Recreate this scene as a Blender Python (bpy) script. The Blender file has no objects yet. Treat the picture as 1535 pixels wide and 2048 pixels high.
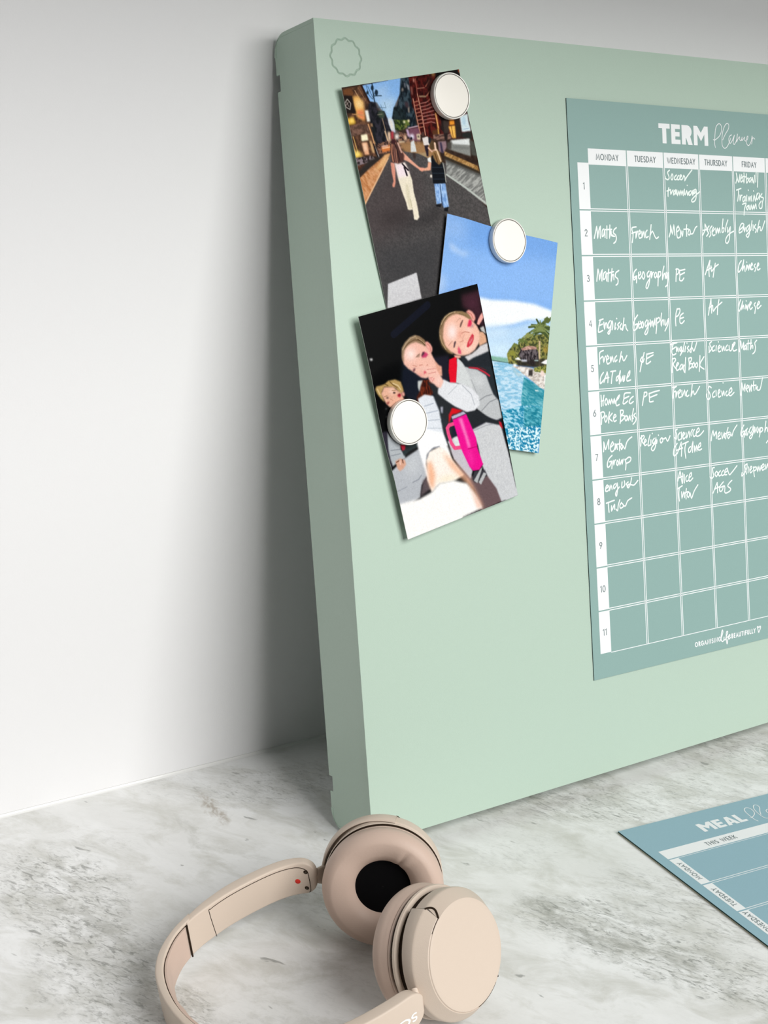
import bpy, bmesh, math, random
import numpy as np
from mathutils import Vector, Matrix

MM = 0.001
SC = bpy.context.scene
COL = SC.collection
pi = math.pi

AMBIENT = 0.055
WIN_LOC = (0.5, -2.2, 1.65)
WIN_SX, WIN_SY, WIN_POWER = 1.9, 2.0, 102.0
EXPO = 0.0
CUP_Z, CUP_D = 690, 355
BOARD_COL = (0.43, 0.545, 0.462, 1)
PLAN_COL = (0.24, 0.37, 0.347, 1)
MEAL_COL = (0.27, 0.43, 0.50, 1)
HP_COL = (0.60, 0.503, 0.42, 1)
PAD_COL = (0.55, 0.42, 0.35, 1)
MB_A = (0.735, 0.737, 0.725, 1)
MB_B = (0.84, 0.845, 0.845, 1)
MARBLE_ANG = -66
MARBLE_ZONES = [(72, -125, 62, 42, -62, 1.0), (100, -190, 105, 34, -60, 0.9), (150, -150, 80, 60, -50, 0.55), (-192, 45, 95, 48, -75, 0.85), (-205, -35, 85, 45, -75, 0.9),
                (214, -20, 170, 46, -18, 0.55), (380, -20, 150, 60, -30, 0.6), (-10, 118, 95, 36, 0, 0.5), (-35, -45, 70, 34, -70, 0.2)]  # the zone behind the board paints its shade into the marble
MARBLE_CLEAR = [(30, -60, 60, 38, -60, 0.8), (-75, 70, 70, 60, -60, 0.7), (40, -210, 70, 40, -60, 0.7), (-120, -10, 60, 30, -60, 0.4)]
MARBLE_SPOTS = [(-61, 112, 34, 7, -98, 0.75, (0.36, 0.31, 0.25, 1)), (62, -104, 30, 9, -88, 0.6, (0.33, 0.33, 0.30, 1)), (64, -130, 34, 13, -75, 0.5, (0.35, 0.35, 0.32, 1)),
                (88, -168, 62, 7, -62, 0.6, (0.34, 0.34, 0.31, 1)), (-90, 88, 40, 5, -95, 0.35, (0.42, 0.42, 0.38, 1)), (-74, 50, 44, 4, -50, 0.3, (0.42, 0.42, 0.38, 1)),
                (-190, 20, 60, 12, -70, 0.4, (0.40, 0.40, 0.37, 1)), (-182, -62, 60, 16, -72, 0.4, (0.38, 0.38, 0.34, 1))]
SCREW1, SCREW2, REDM = (5.4, 17.0), (5.8, 5.2), (9.0, 10.8)
CUP_B, B_AZ, B_EL = (-56.2, -169.2, 47.5), 284, 22
CUP_A, A_AZ, A_EL, ARM_A, CREASE = (-54.0, -86.0, 41.0), 52, -8, (95, -60), 118
BTN = (70, 90)
PIVA, PIVB = -6, 195
B_END = 13
SONY_I, SONY_H = 18.2, 9.0
TERM_X, TERM_Y = 93.1, 28.0
MEAL_X, MEAL_Y, MEAL_TW, MEAL_SX, MEAL_SY = 58.7, 25.5, 61.5, -49.2, 0.0

# ------------------------------------------------------------------ camera
cam_d = bpy.data.cameras.new('camera')
cam = bpy.data.objects.new('camera', cam_d)
COL.objects.link(cam)
cam_d.sensor_fit = 'VERTICAL'
cam_d.sensor_height = 24.0
cam_d.sensor_width = 18.0
cam_d.lens = 24.0 * 2719.4 / 2048.0
cam_d.clip_start = 0.02
right = Vector((0.81891963, -0.57065375, 0.06103227))
down = Vector((-0.11682548, -0.26987338, -0.95578249))
fwd = Vector((0.56189185, 0.77557892, -0.28767151))
rot3 = Matrix((right, -down, -fwd)).transposed()
cam.matrix_world = Matrix.Translation(Vector((-0.48254797, -0.65448991, 0.48946117))) @ rot3.to_4x4()
SC.camera = cam

# ------------------------------------------------------------------ world, lamps, exposure
world = bpy.data.worlds.new('room_light')
SC.world = world
world.use_nodes = True
bg = world.node_tree.nodes['Background']
bg.inputs['Color'].default_value = (0.93, 0.97, 1.0, 1)
bg.inputs['Strength'].default_value = AMBIENT


def area_light(name, loc, target, sx, sy, power, color):
    ld = bpy.data.lights.new(name, 'AREA')
    ld.shape = 'RECTANGLE'
    ld.size, ld.size_y = sx, sy
    ld.energy = power
    ld.color = color
    o = bpy.data.objects.new(name, ld)
    COL.objects.link(o)
    o.location = loc
    o.rotation_euler = (Vector(target) - Vector(loc)).to_track_quat('-Z', 'Y').to_euler()
    return o


area_light('window_daylight', WIN_LOC, (0.1, 0.0, 0.25), WIN_SX, WIN_SY, WIN_POWER, (1.0, 0.985, 0.96))

SC.view_settings.view_transform = 'Standard'
SC.view_settings.look = 'None'
SC.view_settings.gamma = 1.0
SC.view_settings.use_curve_mapping = False
SC.view_settings.exposure = EXPO


# ------------------------------------------------------------------ helpers
def lin(c):
    c = c / 255.0
    return c / 12.92 if c <= 0.04045 else ((c + 0.055) / 1.055) ** 2.4


def rgb(r, g, b):
    return (lin(r), lin(g), lin(b), 1.0)


def new_mat(name, color, rough=0.5, spec=0.5, metallic=0.0):
    m = bpy.data.materials.new(name)
    m.use_nodes = True
    b = m.node_tree.nodes['Principled BSDF']
    b.inputs['Base Color'].default_value = color
    b.inputs['Roughness'].default_value = rough
    b.inputs['Specular IOR Level'].default_value = spec
    b.inputs['Metallic'].default_value = metallic
    return m


def grain(m, scale, bump, mottle=0.0):
    """fine procedural relief and a slight mottling of the colour"""
    nt = m.node_tree
    b = nt.nodes['Principled BSDF']
    tc = nt.nodes.new('ShaderNodeTexCoord')
    nz = nt.nodes.new('ShaderNodeTexNoise')
    nz.inputs['Scale'].default_value = scale
    nz.inputs['Detail'].default_value = 2
    nt.links.new(tc.outputs['Object'], nz.inputs['Vector'])
    bp = nt.nodes.new('ShaderNodeBump')
    bp.inputs['Strength'].default_value = bump
    bp.inputs['Distance'].default_value = 0.0002
    nt.links.new(nz.outputs['Fac'], bp.inputs['Height'])
    nt.links.new(bp.outputs['Normal'], b.inputs['Normal'])
    if mottle:
        col = tuple(b.inputs['Base Color'].default_value)
        mr = nt.nodes.new('ShaderNodeMapRange')
        mr.inputs['From Min'].default_value = 0.3
        mr.inputs['From Max'].default_value = 0.7
        mr.inputs['To Min'].default_value = 1 - mottle
        mr.inputs['To Max'].default_value = 1 + mottle
        nt.links.new(nz.outputs['Fac'], mr.inputs['Value'])
        mx = nt.nodes.new('ShaderNodeVectorMath')
        mx.operation = 'SCALE'
        mx.inputs[0].default_value = col[:3]
        nt.links.new(mr.outputs['Result'], mx.inputs['Scale'])
        nt.links.new(mx.outputs['Vector'], b.inputs['Base Color'])
    return m


def mesh_obj(name, verts, faces, mat, parent=None, smooth=False, mats=None, fm=None):
    """verts are millimetres in the space of the parent (or the world)"""
    me = bpy.data.meshes.new(name)
    me.from_pydata([tuple(c * MM for c in v) for v in verts], [], faces)
    me.update()
    for mm in (mats or [mat]):
        me.materials.append(mm)
    if fm:
        me.polygons.foreach_set('material_index', fm)
    if smooth:
        me.polygons.foreach_set('use_smooth', [True] * len(me.polygons))
    o = bpy.data.objects.new(name, me)
    COL.objects.link(o)
    if parent:
        o.parent = parent
    return o


def fix_normals(o):
    bm = bmesh.new()
    bm.from_mesh(o.data)
    bmesh.ops.recalc_face_normals(bm, faces=bm.faces)
    bm.to_mesh(o.data)
    bm.free()
    return o


def bevel(o, width, seg=3, angle=35):
    m = o.modifiers.new('bevel', 'BEVEL')
    m.width = width * MM
    m.segments = seg
    m.limit_method = 'ANGLE'
    m.angle_limit = math.radians(angle)
    m.harden_normals = False
    return o


def smooth_by_angle(o, deg=40):
    me = o.data
    me.polygons.foreach_set('use_smooth', [True] * len(me.polygons))
    bm = bmesh.new()
    bm.from_mesh(me)
    for e in bm.edges:
        e.smooth = not (len(e.link_faces) == 2 and e.calc_face_angle(0) > math.radians(deg))
    bm.to_mesh(me)
    bm.free()
    return o


def box(name, lo, hi, mat, parent=None):
    x0, y0, z0 = lo
    x1, y1, z1 = hi
    v = [(x0, y0, z0), (x1, y0, z0), (x1, y1, z0), (x0, y1, z0), (x0, y0, z1), (x1, y0, z1), (x1, y1, z1), (x0, y1, z1)]
    f = [(0, 3, 2, 1), (4, 5, 6, 7), (0, 1, 5, 4), (1, 2, 6, 5), (2, 3, 7, 6), (3, 0, 4, 7)]
    return mesh_obj(name, v, f, mat, parent)


def empty(name, loc=(0, 0, 0)):
    o = bpy.data.objects.new(name, None)
    o.empty_display_size = 0.02
    COL.objects.link(o)
    o.location = tuple(c * MM for c in loc)
    return o


def tag(o, label=None, cat=None, group=None, kind=None):
    if label:
        o['label'] = label
    if cat:
        o['category'] = cat
    if group:
        o['group'] = group
    if kind:
        o['kind'] = kind
    return o


# ------------------------------------------------------------------ setting: wall, cupboard over the worktop, worktop
WALL_Y = 170.9
m_wall = grain(new_mat('white_wall_paint', (0.78, 0.78, 0.79, 1), 0.55, 0.3), 900, 0.25)
w = mesh_obj('wall_back', [(-2200, WALL_Y, -900), (1600, WALL_Y, -900), (1600, WALL_Y, 2300), (-2200, WALL_Y, 2300),
                           (-2200, WALL_Y + 100, -900), (1600, WALL_Y + 100, -900), (1600, WALL_Y + 100, 2300), (-2200, WALL_Y + 100, 2300)],
             [(0, 1, 2, 3), (7, 6, 5, 4), (0, 4, 5, 1), (3, 2, 6, 7), (0, 3, 7, 4), (1, 5, 6, 2)], m_wall)
tag(w, kind='structure')
m_seal = new_mat('clear_silicone_seal', (0.78, 0.78, 0.77, 1), 0.2, 0.5)
sv, sf = [], []
for i, xx in enumerate((-2200, 1600)):
    for k in range(6):
        a = k / 5 * pi / 2
        sv.append((xx, WALL_Y - 2.2 + 2.2 * math.sin(a), 2.2 - 2.2 * math.cos(a)))
    sv.append((xx, WALL_Y + 1, -1))
for k in range(6):
    sf.append((k, k + 1, 7 + k + 1, 7 + k))
seal = mesh_obj('trim_1', sv, sf, m_seal, smooth=True)
tag(seal, kind='structure')

m_cup = new_mat('cupboard_white', (0.55, 0.55, 0.53, 1), 0.5, 0.3)
if CUP_Z:
    cup = box('wall_cabinet', (-2200, -CUP_D + WALL_Y, CUP_Z), (1600, WALL_Y - 0.5, CUP_Z + 700), m_cup)
    tag(cup, 'plain wall cupboard hanging above the marble worktop', 'cabinet')


def marble():
    m = bpy.data.materials.new('grey_white_marble')
    m.use_nodes = True
    nt = m.node_tree
    N, L = nt.nodes, nt.links
    b = N['Principled BSDF']
    b.inputs['Roughness'].default_value = 0.32
    b.inputs['Specular IOR Level'].default_value = 0.35
    tc = N.new('ShaderNodeTexCoord')

    def mapping(loc=(0, 0, 0), rotz=0.0, scale=(1, 1, 1), src=None):
        # rotate first, then stretch, so that streaks run along the rotated x
        a = N.new('ShaderNodeMapping')
        a.inputs['Rotation'].default_value = (0, 0, -rotz)
        a.inputs['Location'].default_value = loc
        L.new(src or tc.outputs['Object'], a.inputs['Vector'])
        c = N.new('ShaderNodeMapping')
        c.inputs['Scale'].default_value = scale
        L.new(a.outputs['Vector'], c.inputs['Vector'])
        return c.outputs['Vector']

    def noise(vec, scale, detail=6, rough=0.6, dist=0.0):
        n = N.new('ShaderNodeTexNoise')
        n.inputs['Scale'].default_value = scale
        n.inputs['Detail'].default_value = detail
        n.inputs['Roughness'].default_value = rough
        n.inputs['Distortion'].default_value = dist
        L.new(vec, n.inputs['Vector'])
        return n.outputs['Fac']

    def ramp(fac, pts):
        r = N.new('ShaderNodeValToRGB')
        e = r.color_ramp.elements
        while len(e) > 1:
            e.remove(e[-1])
        for i, (p, c) in enumerate(pts):
            el = e[0] if i == 0 else e.new(p)
            el.position = p
            el.color = c if len(c) == 4 else (*c, 1)
        L.new(fac, r.inputs['Fac'])
        return r.outputs['Color']

    def mix(fac, a, c, mode='MIX'):
        x = N.new('ShaderNodeMix')
        x.data_type = 'RGBA'
        x.blend_type = mode
        for sock, val in ((x.inputs[0], fac), (x.inputs[6], a), (x.inputs[7], c)):
            if isinstance(val, (int, float)):
                sock.default_value = val
            elif isinstance(val, tuple):
                sock.default_value = val
            else:
                L.new(val, sock)
        return x.outputs[2]

    def math2(op, a, c):
        x = N.new('ShaderNodeMath')
        x.operation = op
        x.use_clamp = True
        for s, v in ((x.inputs[0], a), (x.inputs[1], c)):
            if isinstance(v, (int, float)):
                s.default_value = v
            else:
                L.new(v, s)
        return x.outputs[0]

    g = lambda v: (v, v, v, 1)
    th = math.radians(MARBLE_ANG)
    def warped(amount, scale):
        nn = N.new('ShaderNodeTexNoise')
        nn.inputs['Scale'].default_value = scale
        nn.inputs['Detail'].default_value = 6
        nn.inputs['Roughness'].default_value = 0.62
        L.new(tc.outputs['Object'], nn.inputs['Vector'])
        sub = N.new('ShaderNodeVectorMath')
        sub.operation = 'SUBTRACT'
        L.new(nn.outputs['Color'], sub.inputs[0])
        sub.inputs[1].default_value = (0.5, 0.5, 0.5)
        wv = N.new('ShaderNodeVectorMath')
        wv.operation = 'MULTIPLY_ADD'
        L.new(sub.outputs[0], wv.inputs[0])
        wv.inputs[1].default_value = (amount, amount, 0)
        L.new(tc.outputs['Object'], wv.inputs[2])
        return wv.outputs[0]

    warp_big, warp_small = warped(0.10, 14), warped(0.03, 45)

    def lobe(src, px, py, ln, wd, an, soft=0.6):
        """1 inside a ragged elongated patch of the slab (millimetres, degrees), fading out"""
        mp = N.new('ShaderNodeMapping')
        mp.vector_type = 'TEXTURE'
        mp.inputs['Location'].default_value = (px * MM, py * MM, 0)
        mp.inputs['Rotation'].default_value = (0, 0, math.radians(an))
        mp.inputs['Scale'].default_value = (ln * MM, wd * MM, 1)
        L.new(src, mp.inputs['Vector'])
        gr = N.new('ShaderNodeTexGradient')
        gr.gradient_type = 'SPHERICAL'
        L.new(mp.outputs['Vector'], gr.inputs['Vector'])
        mr = N.new('ShaderNodeMapRange')
        mr.interpolation_type = 'SMOOTHSTEP'
        mr.inputs['From Max'].default_value = soft
        L.new(gr.outputs['Fac'], mr.inputs['Value'])
        return mr.outputs['Result']

    base = mix(ramp(noise(mapping(rotz=th, scale=(1, 1.8, 1)), 9, 6, 0.6, 0.4), [(0.38, g(0)), (0.60, g(1))]), MB_A, MB_B)
    # warm grey clouds
    cloud = ramp(noise(mapping((0.31, 0.12, 0), th + 0.25, (1, 1.7, 1)), 22, 8, 0.68, 0.6), [(0.47, g(0)), (0.66, g(1))])
    col = mix(math2('MULTIPLY', cloud, 0.55), base, rgb(186, 185, 176))
    # where the stone is crowded with fine grey strokes, and shade painted behind the board
    zone = ramp(noise(mapping((0.52, 0.33, 0), th, (1, 1.4, 1)), 6, 4, 0.55, 0.4), [(0.50, g(0)), (0.70, g(0.45))])
    for (px, py, ln, wd, an, st) in MARBLE_ZONES:
        zone = math2('ADD', zone, math2('MULTIPLY', lobe(warp_big, px, py, ln, wd, an), st))
    for (px, py, ln, wd, an, st) in MARBLE_CLEAR:
        zone = math2('SUBTRACT', zone, math2('MULTIPLY', lobe(warp_big, px, py, ln, wd, an), st))
    haze = ramp(noise(mapping((2, 1, 0), th, (1, 1.8, 1)), 48, 6, 0.66, 0.8), [(0.42, g(0)), (0.62, g(1))])
    col = mix(math2('MULTIPLY', math2('MULTIPLY', zone, haze), 0.50), col, rgb(158, 158, 149))
    fleck = ramp(noise(mapping((0, 0, 0), th, (1, 3.0, 1)), 95, 5, 0.68, 1.1), [(0.53, g(0)), (0.64, g(1))])
    fleck2 = ramp(noise(mapping((3, 1, 0), th + 0.3, (1, 2.6, 1)), 210, 4, 0.6, 0.8), [(0.53, g(0)), (0.66, g(1))])
    fl = math2('MULTIPLY', math2('ADD', math2('MULTIPLY', fleck, 0.8), math2('MULTIPLY', fleck2, 0.55)), math2('ADD', zone, 0.06))
    col = mix(math2('MULTIPLY', fl, 0.72), col, rgb(108, 109, 104))
    # rare dark specks
    sp = ramp(noise(mapping((1, 5, 0), th, (1, 2.4, 1)), 46, 3, 0.5, 0.3), [(0.70, g(0)), (0.74, g(1))])
    col = mix(math2('MULTIPLY', sp, 0.55), col, rgb(104, 105, 102))
    # placed drifts and stains of the slab
    for (px, py, ln, wd, an, st, cc) in MARBLE_SPOTS:
        tex = ramp(noise(mapping((px, 0, 0), math.radians(an), (1, 1.8, 1)), 120, 5, 0.65, 0.6), [(0.38, g(0.1)), (0.58, g(1))])
        col = mix(math2('MULTIPLY', math2('MULTIPLY', lobe(warp_small, px, py, ln, wd, an, 0.7), tex), st), col, cc)
    L.new(col, b.inputs['Base Color'])
    return m


m_marble = marble()
top = box('countertop', (-2200, -520, -30), (1600, WALL_Y, 0), m_marble)
tag(top, 'grey and white veined marble worktop running along the white wall', 'worktop')
bevel(top, 2, 2)

# ------------------------------------------------------------------ the leaning pinboard
TH = 0.22678462
BT, BH, BL = 50.6, 540.6, 640.0
board = empty('metal_board', (0, 0, BT * math.sin(TH)))
board.rotation_euler = (-TH, 0, 0)     # x along the board, z up its face, -y out of its face
tag(board, 'sage green metal noticeboard leaning against the white wall on the worktop', 'noticeboard')
m_board = grain(new_mat('sage_powder_coat', BOARD_COL, 0.42, 0.22), 1400, 0.3, 0.02)

_b = m_board.node_tree.nodes['Principled BSDF']
_b.inputs['Coat Weight'].default_value = 0.35
_b.inputs['Coat Roughness'].default_value = 0.22


def side_profile(notch, depth=BT, r=14.0, cut=4.0):
    """outline in (y, z): y = 0 face, y = depth rear; rear corners rounded, the rear edge notched"""
    p = [(0, 0), (depth - r, 0)]
    for k in range(1, 9):
        a = -pi / 2 + k / 8 * pi / 2
        p.append((depth - r + r * math.cos(a), r + r * math.sin(a)))
    if notch:
        for z0, z1 in ((26.2, 37.0), (504.6, 515.0)):
            p += [(depth, z0), (depth - cut, z0), (depth - cut, z1), (depth, z1)]
    for k in range(0, 9):
        a = k / 8 * pi / 2
        p.append((depth - r + r * math.cos(a), BH - r + r * math.sin(a)))
    p.append((0, BH))
    return p


def extrude_x(name, prof, x0, x1, mat, parent):
    n = len(prof)
    v = [(x0, y, z) for y, z in prof] + [(x1, y, z) for y, z in prof]
    f = [tuple(range(n)), tuple(range(2 * n - 1, n - 1, -1))]
    for i in range(n):
        j = (i + 1) % n
        f.append((i, j, n + j, n + i))
    o = mesh_obj(name, v, f, mat, parent)
    return fix_normals(o)


def board_shell():
    """folded sheet: face, top and bottom returns with rounded rear corners, open at the back"""
    t = 2.4
    outer = [(0, 0), (BT - 14, 0)] + [(BT - 14 + 14 * math.sin(a), 14 - 14 * math.cos(a)) for a in [k / 8 * pi / 2 for k in range(1, 9)]]
    outer_top = [(y, BH - z) for y, z in outer][::-1]
    prof = outer[::-1] + outer_top[::-1]      # rear-bottom ... front ... rear-top
    inner = [(min(max(y, t), BT - t) if (y > 1) else t, min(max(z, t), BH - t)) for y, z in prof]
    n = len(prof)
    v = []
    for x in (0.0, BL):
        v += [(x, y, z) for y, z in prof] + [(x, y, z) for y, z in inner]
    f = []
    for i in range(n - 1):
        f.append((i, i + 1, 2 * n + i + 1, 2 * n + i))
        f.append((n + i, 3 * n + i, 3 * n + i + 1, n + i + 1))
        f.append((i, n + i, n + i + 1, i + 1))
        f.append((2 * n + i, 2 * n + i + 1, 3 * n + i + 1, 3 * n + i))
    f += [(0, 2 * n, 3 * n, n), (n - 1, 2 * n - 1, 4 * n - 1, 3 * n - 1)]
    o = mesh_obj('face_panel', v, f, m_board, board)
    return fix_normals(o)


shell = board_shell()
for nm, x0, x1 in (('side_flange', 0.25, 1.4), ('side_flange', BL - 1.4, BL - 0.25)):
    s_ = extrude_x(nm, side_profile(True), x0, x1, m_board, board)
    bevel(s_, 0.7, 2, 50)
bk = box('back_plate', (2.4, BT - 9, 3), (BL - 2.4, BT - 8, BH - 3), m_board, board)


scal = []
for i in range(264):
    a = i / 264 * 2 * pi
    r = 11.5 + 0.5 * math.cos(12 * a + 0.3)
    scal.append((22.7 + r * math.cos(a), 517.8 + r * math.sin(a)))


def cut_groove(target, pts, wid, deep, cx_, cz_, half):
    """replace the flat front by one with an incised v-shaped line along a closed outline"""
    bm = bmesh.new()
    bm.from_mesh(target.data)
    front = max((f for f in bm.faces if f.normal.y < -0.99 and abs(f.calc_center_median().y) < 1e-5), key=lambda f: f.calc_area())
    cor = {}
    for v_ in front.verts:
        cor[(v_.co.x > BL * MM / 2, v_.co.z > BH * MM / 2)] = v_
    bmesh.ops.delete(bm, geom=[front], context='FACES_ONLY')

    def vert(x, y, z):
        return bm.verts.new((x * MM, y * MM, z * MM))
    n = len(pts)
    sq, o_, m_, i_ = [], [], [], []
    for k, p in enumerate(pts):
        a_ = math.atan2(p[1] - cz_, p[0] - cx_)
        c_, s_ = math.cos(a_), math.sin(a_)
        r_ = half / max(abs(c_), abs(s_))
        sq.append(vert(cx_ + r_ * c_, 0, cz_ + r_ * s_))
        t = (Vector(pts[(k + 1) % n]) - Vector(pts[k - 1])).normalized()
        nr = Vector((t.y, -t.x))
        q0, q2 = Vector(p) + nr * wid / 2, Vector(p) - nr * wid / 2
        o_.append(vert(q0.x, 0, q0.y))
        m_.append(vert(p[0], deep, p[1]))
        i_.append(vert(q2.x, 0, q2.y))
    for k in range(n):
        j = (k + 1) % n
        for A, B in ((sq, o_), (o_, m_), (m_, i_)):
            bm.faces.new((A[k], B[k], B[j], A[j]))
    bm.faces.new(i_)
    # indices on the square nearest its corners: 45, 135, 225, 315 degrees
    ci = [min(range(n), key=lambda k: (sq[k].co - Vector(((cx_ + sx * half) * MM, 0, (cz_ + sz * half) * MM))).length) for sx, sz in ((1, 1), (-1, 1), (-1, -1), (1, -1))]
    rc = [cor[(True, True)], cor[(False, True)], cor[(False, False)], cor[(True, False)]]
    for q in range(4):
        k0, k1 = ci[q], ci[(q + 1) % 4]
        run = []
        k = k0
        while True:
            run.append(sq[k])
            if k == k1:
                break
            k = (k + 1) % n
        bm.faces.new([rc[q]] + run + [rc[(q + 1) % 4]])
    bmesh.ops.recalc_face_normals(bm, faces=bm.faces)
    bm.to_mesh(target.data)
    bm.free()


cut_groove(shell, scal, 1.45, 0.8, 22.7, 517.8, 15.0)
smooth_by_angle(shell, 20)
bevel(shell, 1.7, 5, 70)


def on_board(u, v, w=0.0):
    """millimetres on the board's face -> the board's own space (also that of things lying on it)"""
    return (u, -w, v)


def board_thing(name):
    o = empty(name, (0, 0, BT * math.sin(TH)))
    o.rotation_euler = (-TH, 0, 0)
    return o


# ------------------------------------------------------------------ strokes, letters
def stroke_mesh(strokes, wid, to3, lift, cap=5, z0=0.0):
    """flat ink ribbons with round ends and joints: strokes = lists of 2-d points"""
    v, f = [], []
    base_lift = lift
    for si, s in enumerate(strokes):
        # crossing strokes lie a hair above one another, as ink does
        lift = base_lift + 0.006 * (si % 12)
        if len(s) == 1:
            s = [s[0], (s[0][0] + 0.01, s[0][1])]
        P = [Vector(p) for p in s]
        Q = [P[0]]
        for p in P[1:]:
            if (p - Q[-1]).length > 1e-4:
                Q.append(p)
        P = Q
        if len(P) < 2:
            continue
        n = len(P)
        L_, R_ = [], []
        for i in range(n):
            t0 = (P[i] - P[i - 1]).normalized() if i else (P[1] - P[0]).normalized()
            t1 = (P[i + 1] - P[i]).normalized() if i < n - 1 else t0
            t = (t0 + t1)
            t = t.normalized() if t.length > 0.3 else t0
            nr = Vector((-t.y, t.x))
            k = wid / 2 / max(0.6, abs(nr.dot(Vector((-t0.y, t0.x)))))
            L_.append(P[i] + nr * k)
            R_.append(P[i] - nr * k)
        b0 = len(v)
        for q_, (a, c) in enumerate(zip(L_, R_)):
            v.append(to3(a.x, a.y, lift + 0.0012 * min(q_, 60)))
            v.append(to3(c.x, c.y, lift + 0.0012 * min(q_, 60)))
        for i in range(n - 1):
            f.append((b0 + 2 * i, b0 + 2 * i + 1, b0 + 2 * i + 3, b0 + 2 * i + 2))
        for end, dirv in ((0, (P[0] - P[1]).normalized()), (n - 1, (P[-1] - P[-2]).normalized())):
            nr = Vector((-dirv.y, dirv.x))
            ids = []
            for k in range(cap + 1):
                a = -pi / 2 + pi * k / cap
                q = P[end] + (dirv * math.cos(a) + nr * math.sin(a)) * wid / 2
                ids.append(len(v))
                v.append(to3(q.x, q.y, lift + 0.0012 * min(end, 60)))
            f.append(tuple(ids))
    return v, f


def catmull(pts, n=5):
    if len(pts) < 3:
        return [tuple(p) for p in pts]
    P = [pts[0]] + list(pts) + [pts[-1]]
    out = []
    for i in range(1, len(P) - 2):
        p0, p1, p2, p3 = (Vector(p) for p in P[i - 1:i + 3])
        for k in range(n):
            t = k / n
            q = 0.5 * ((2 * p1) + (p2 - p0) * t + (2 * p0 - 5 * p1 + 4 * p2 - p3) * t * t + (3 * p1 - p0 - 3 * p2 + p3) * t ** 3)
            out.append(tuple(q))
    out.append(tuple(pts[-1]))
    return out


def arc(cx_, cy_, rx, ry, a0, a1, n=14):
    return [(cx_ + rx * math.cos(math.radians(a0 + (a1 - a0) * k / n)), cy_ + ry * math.sin(math.radians(a0 + (a1 - a0) * k / n))) for k in range(n + 1)]


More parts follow.
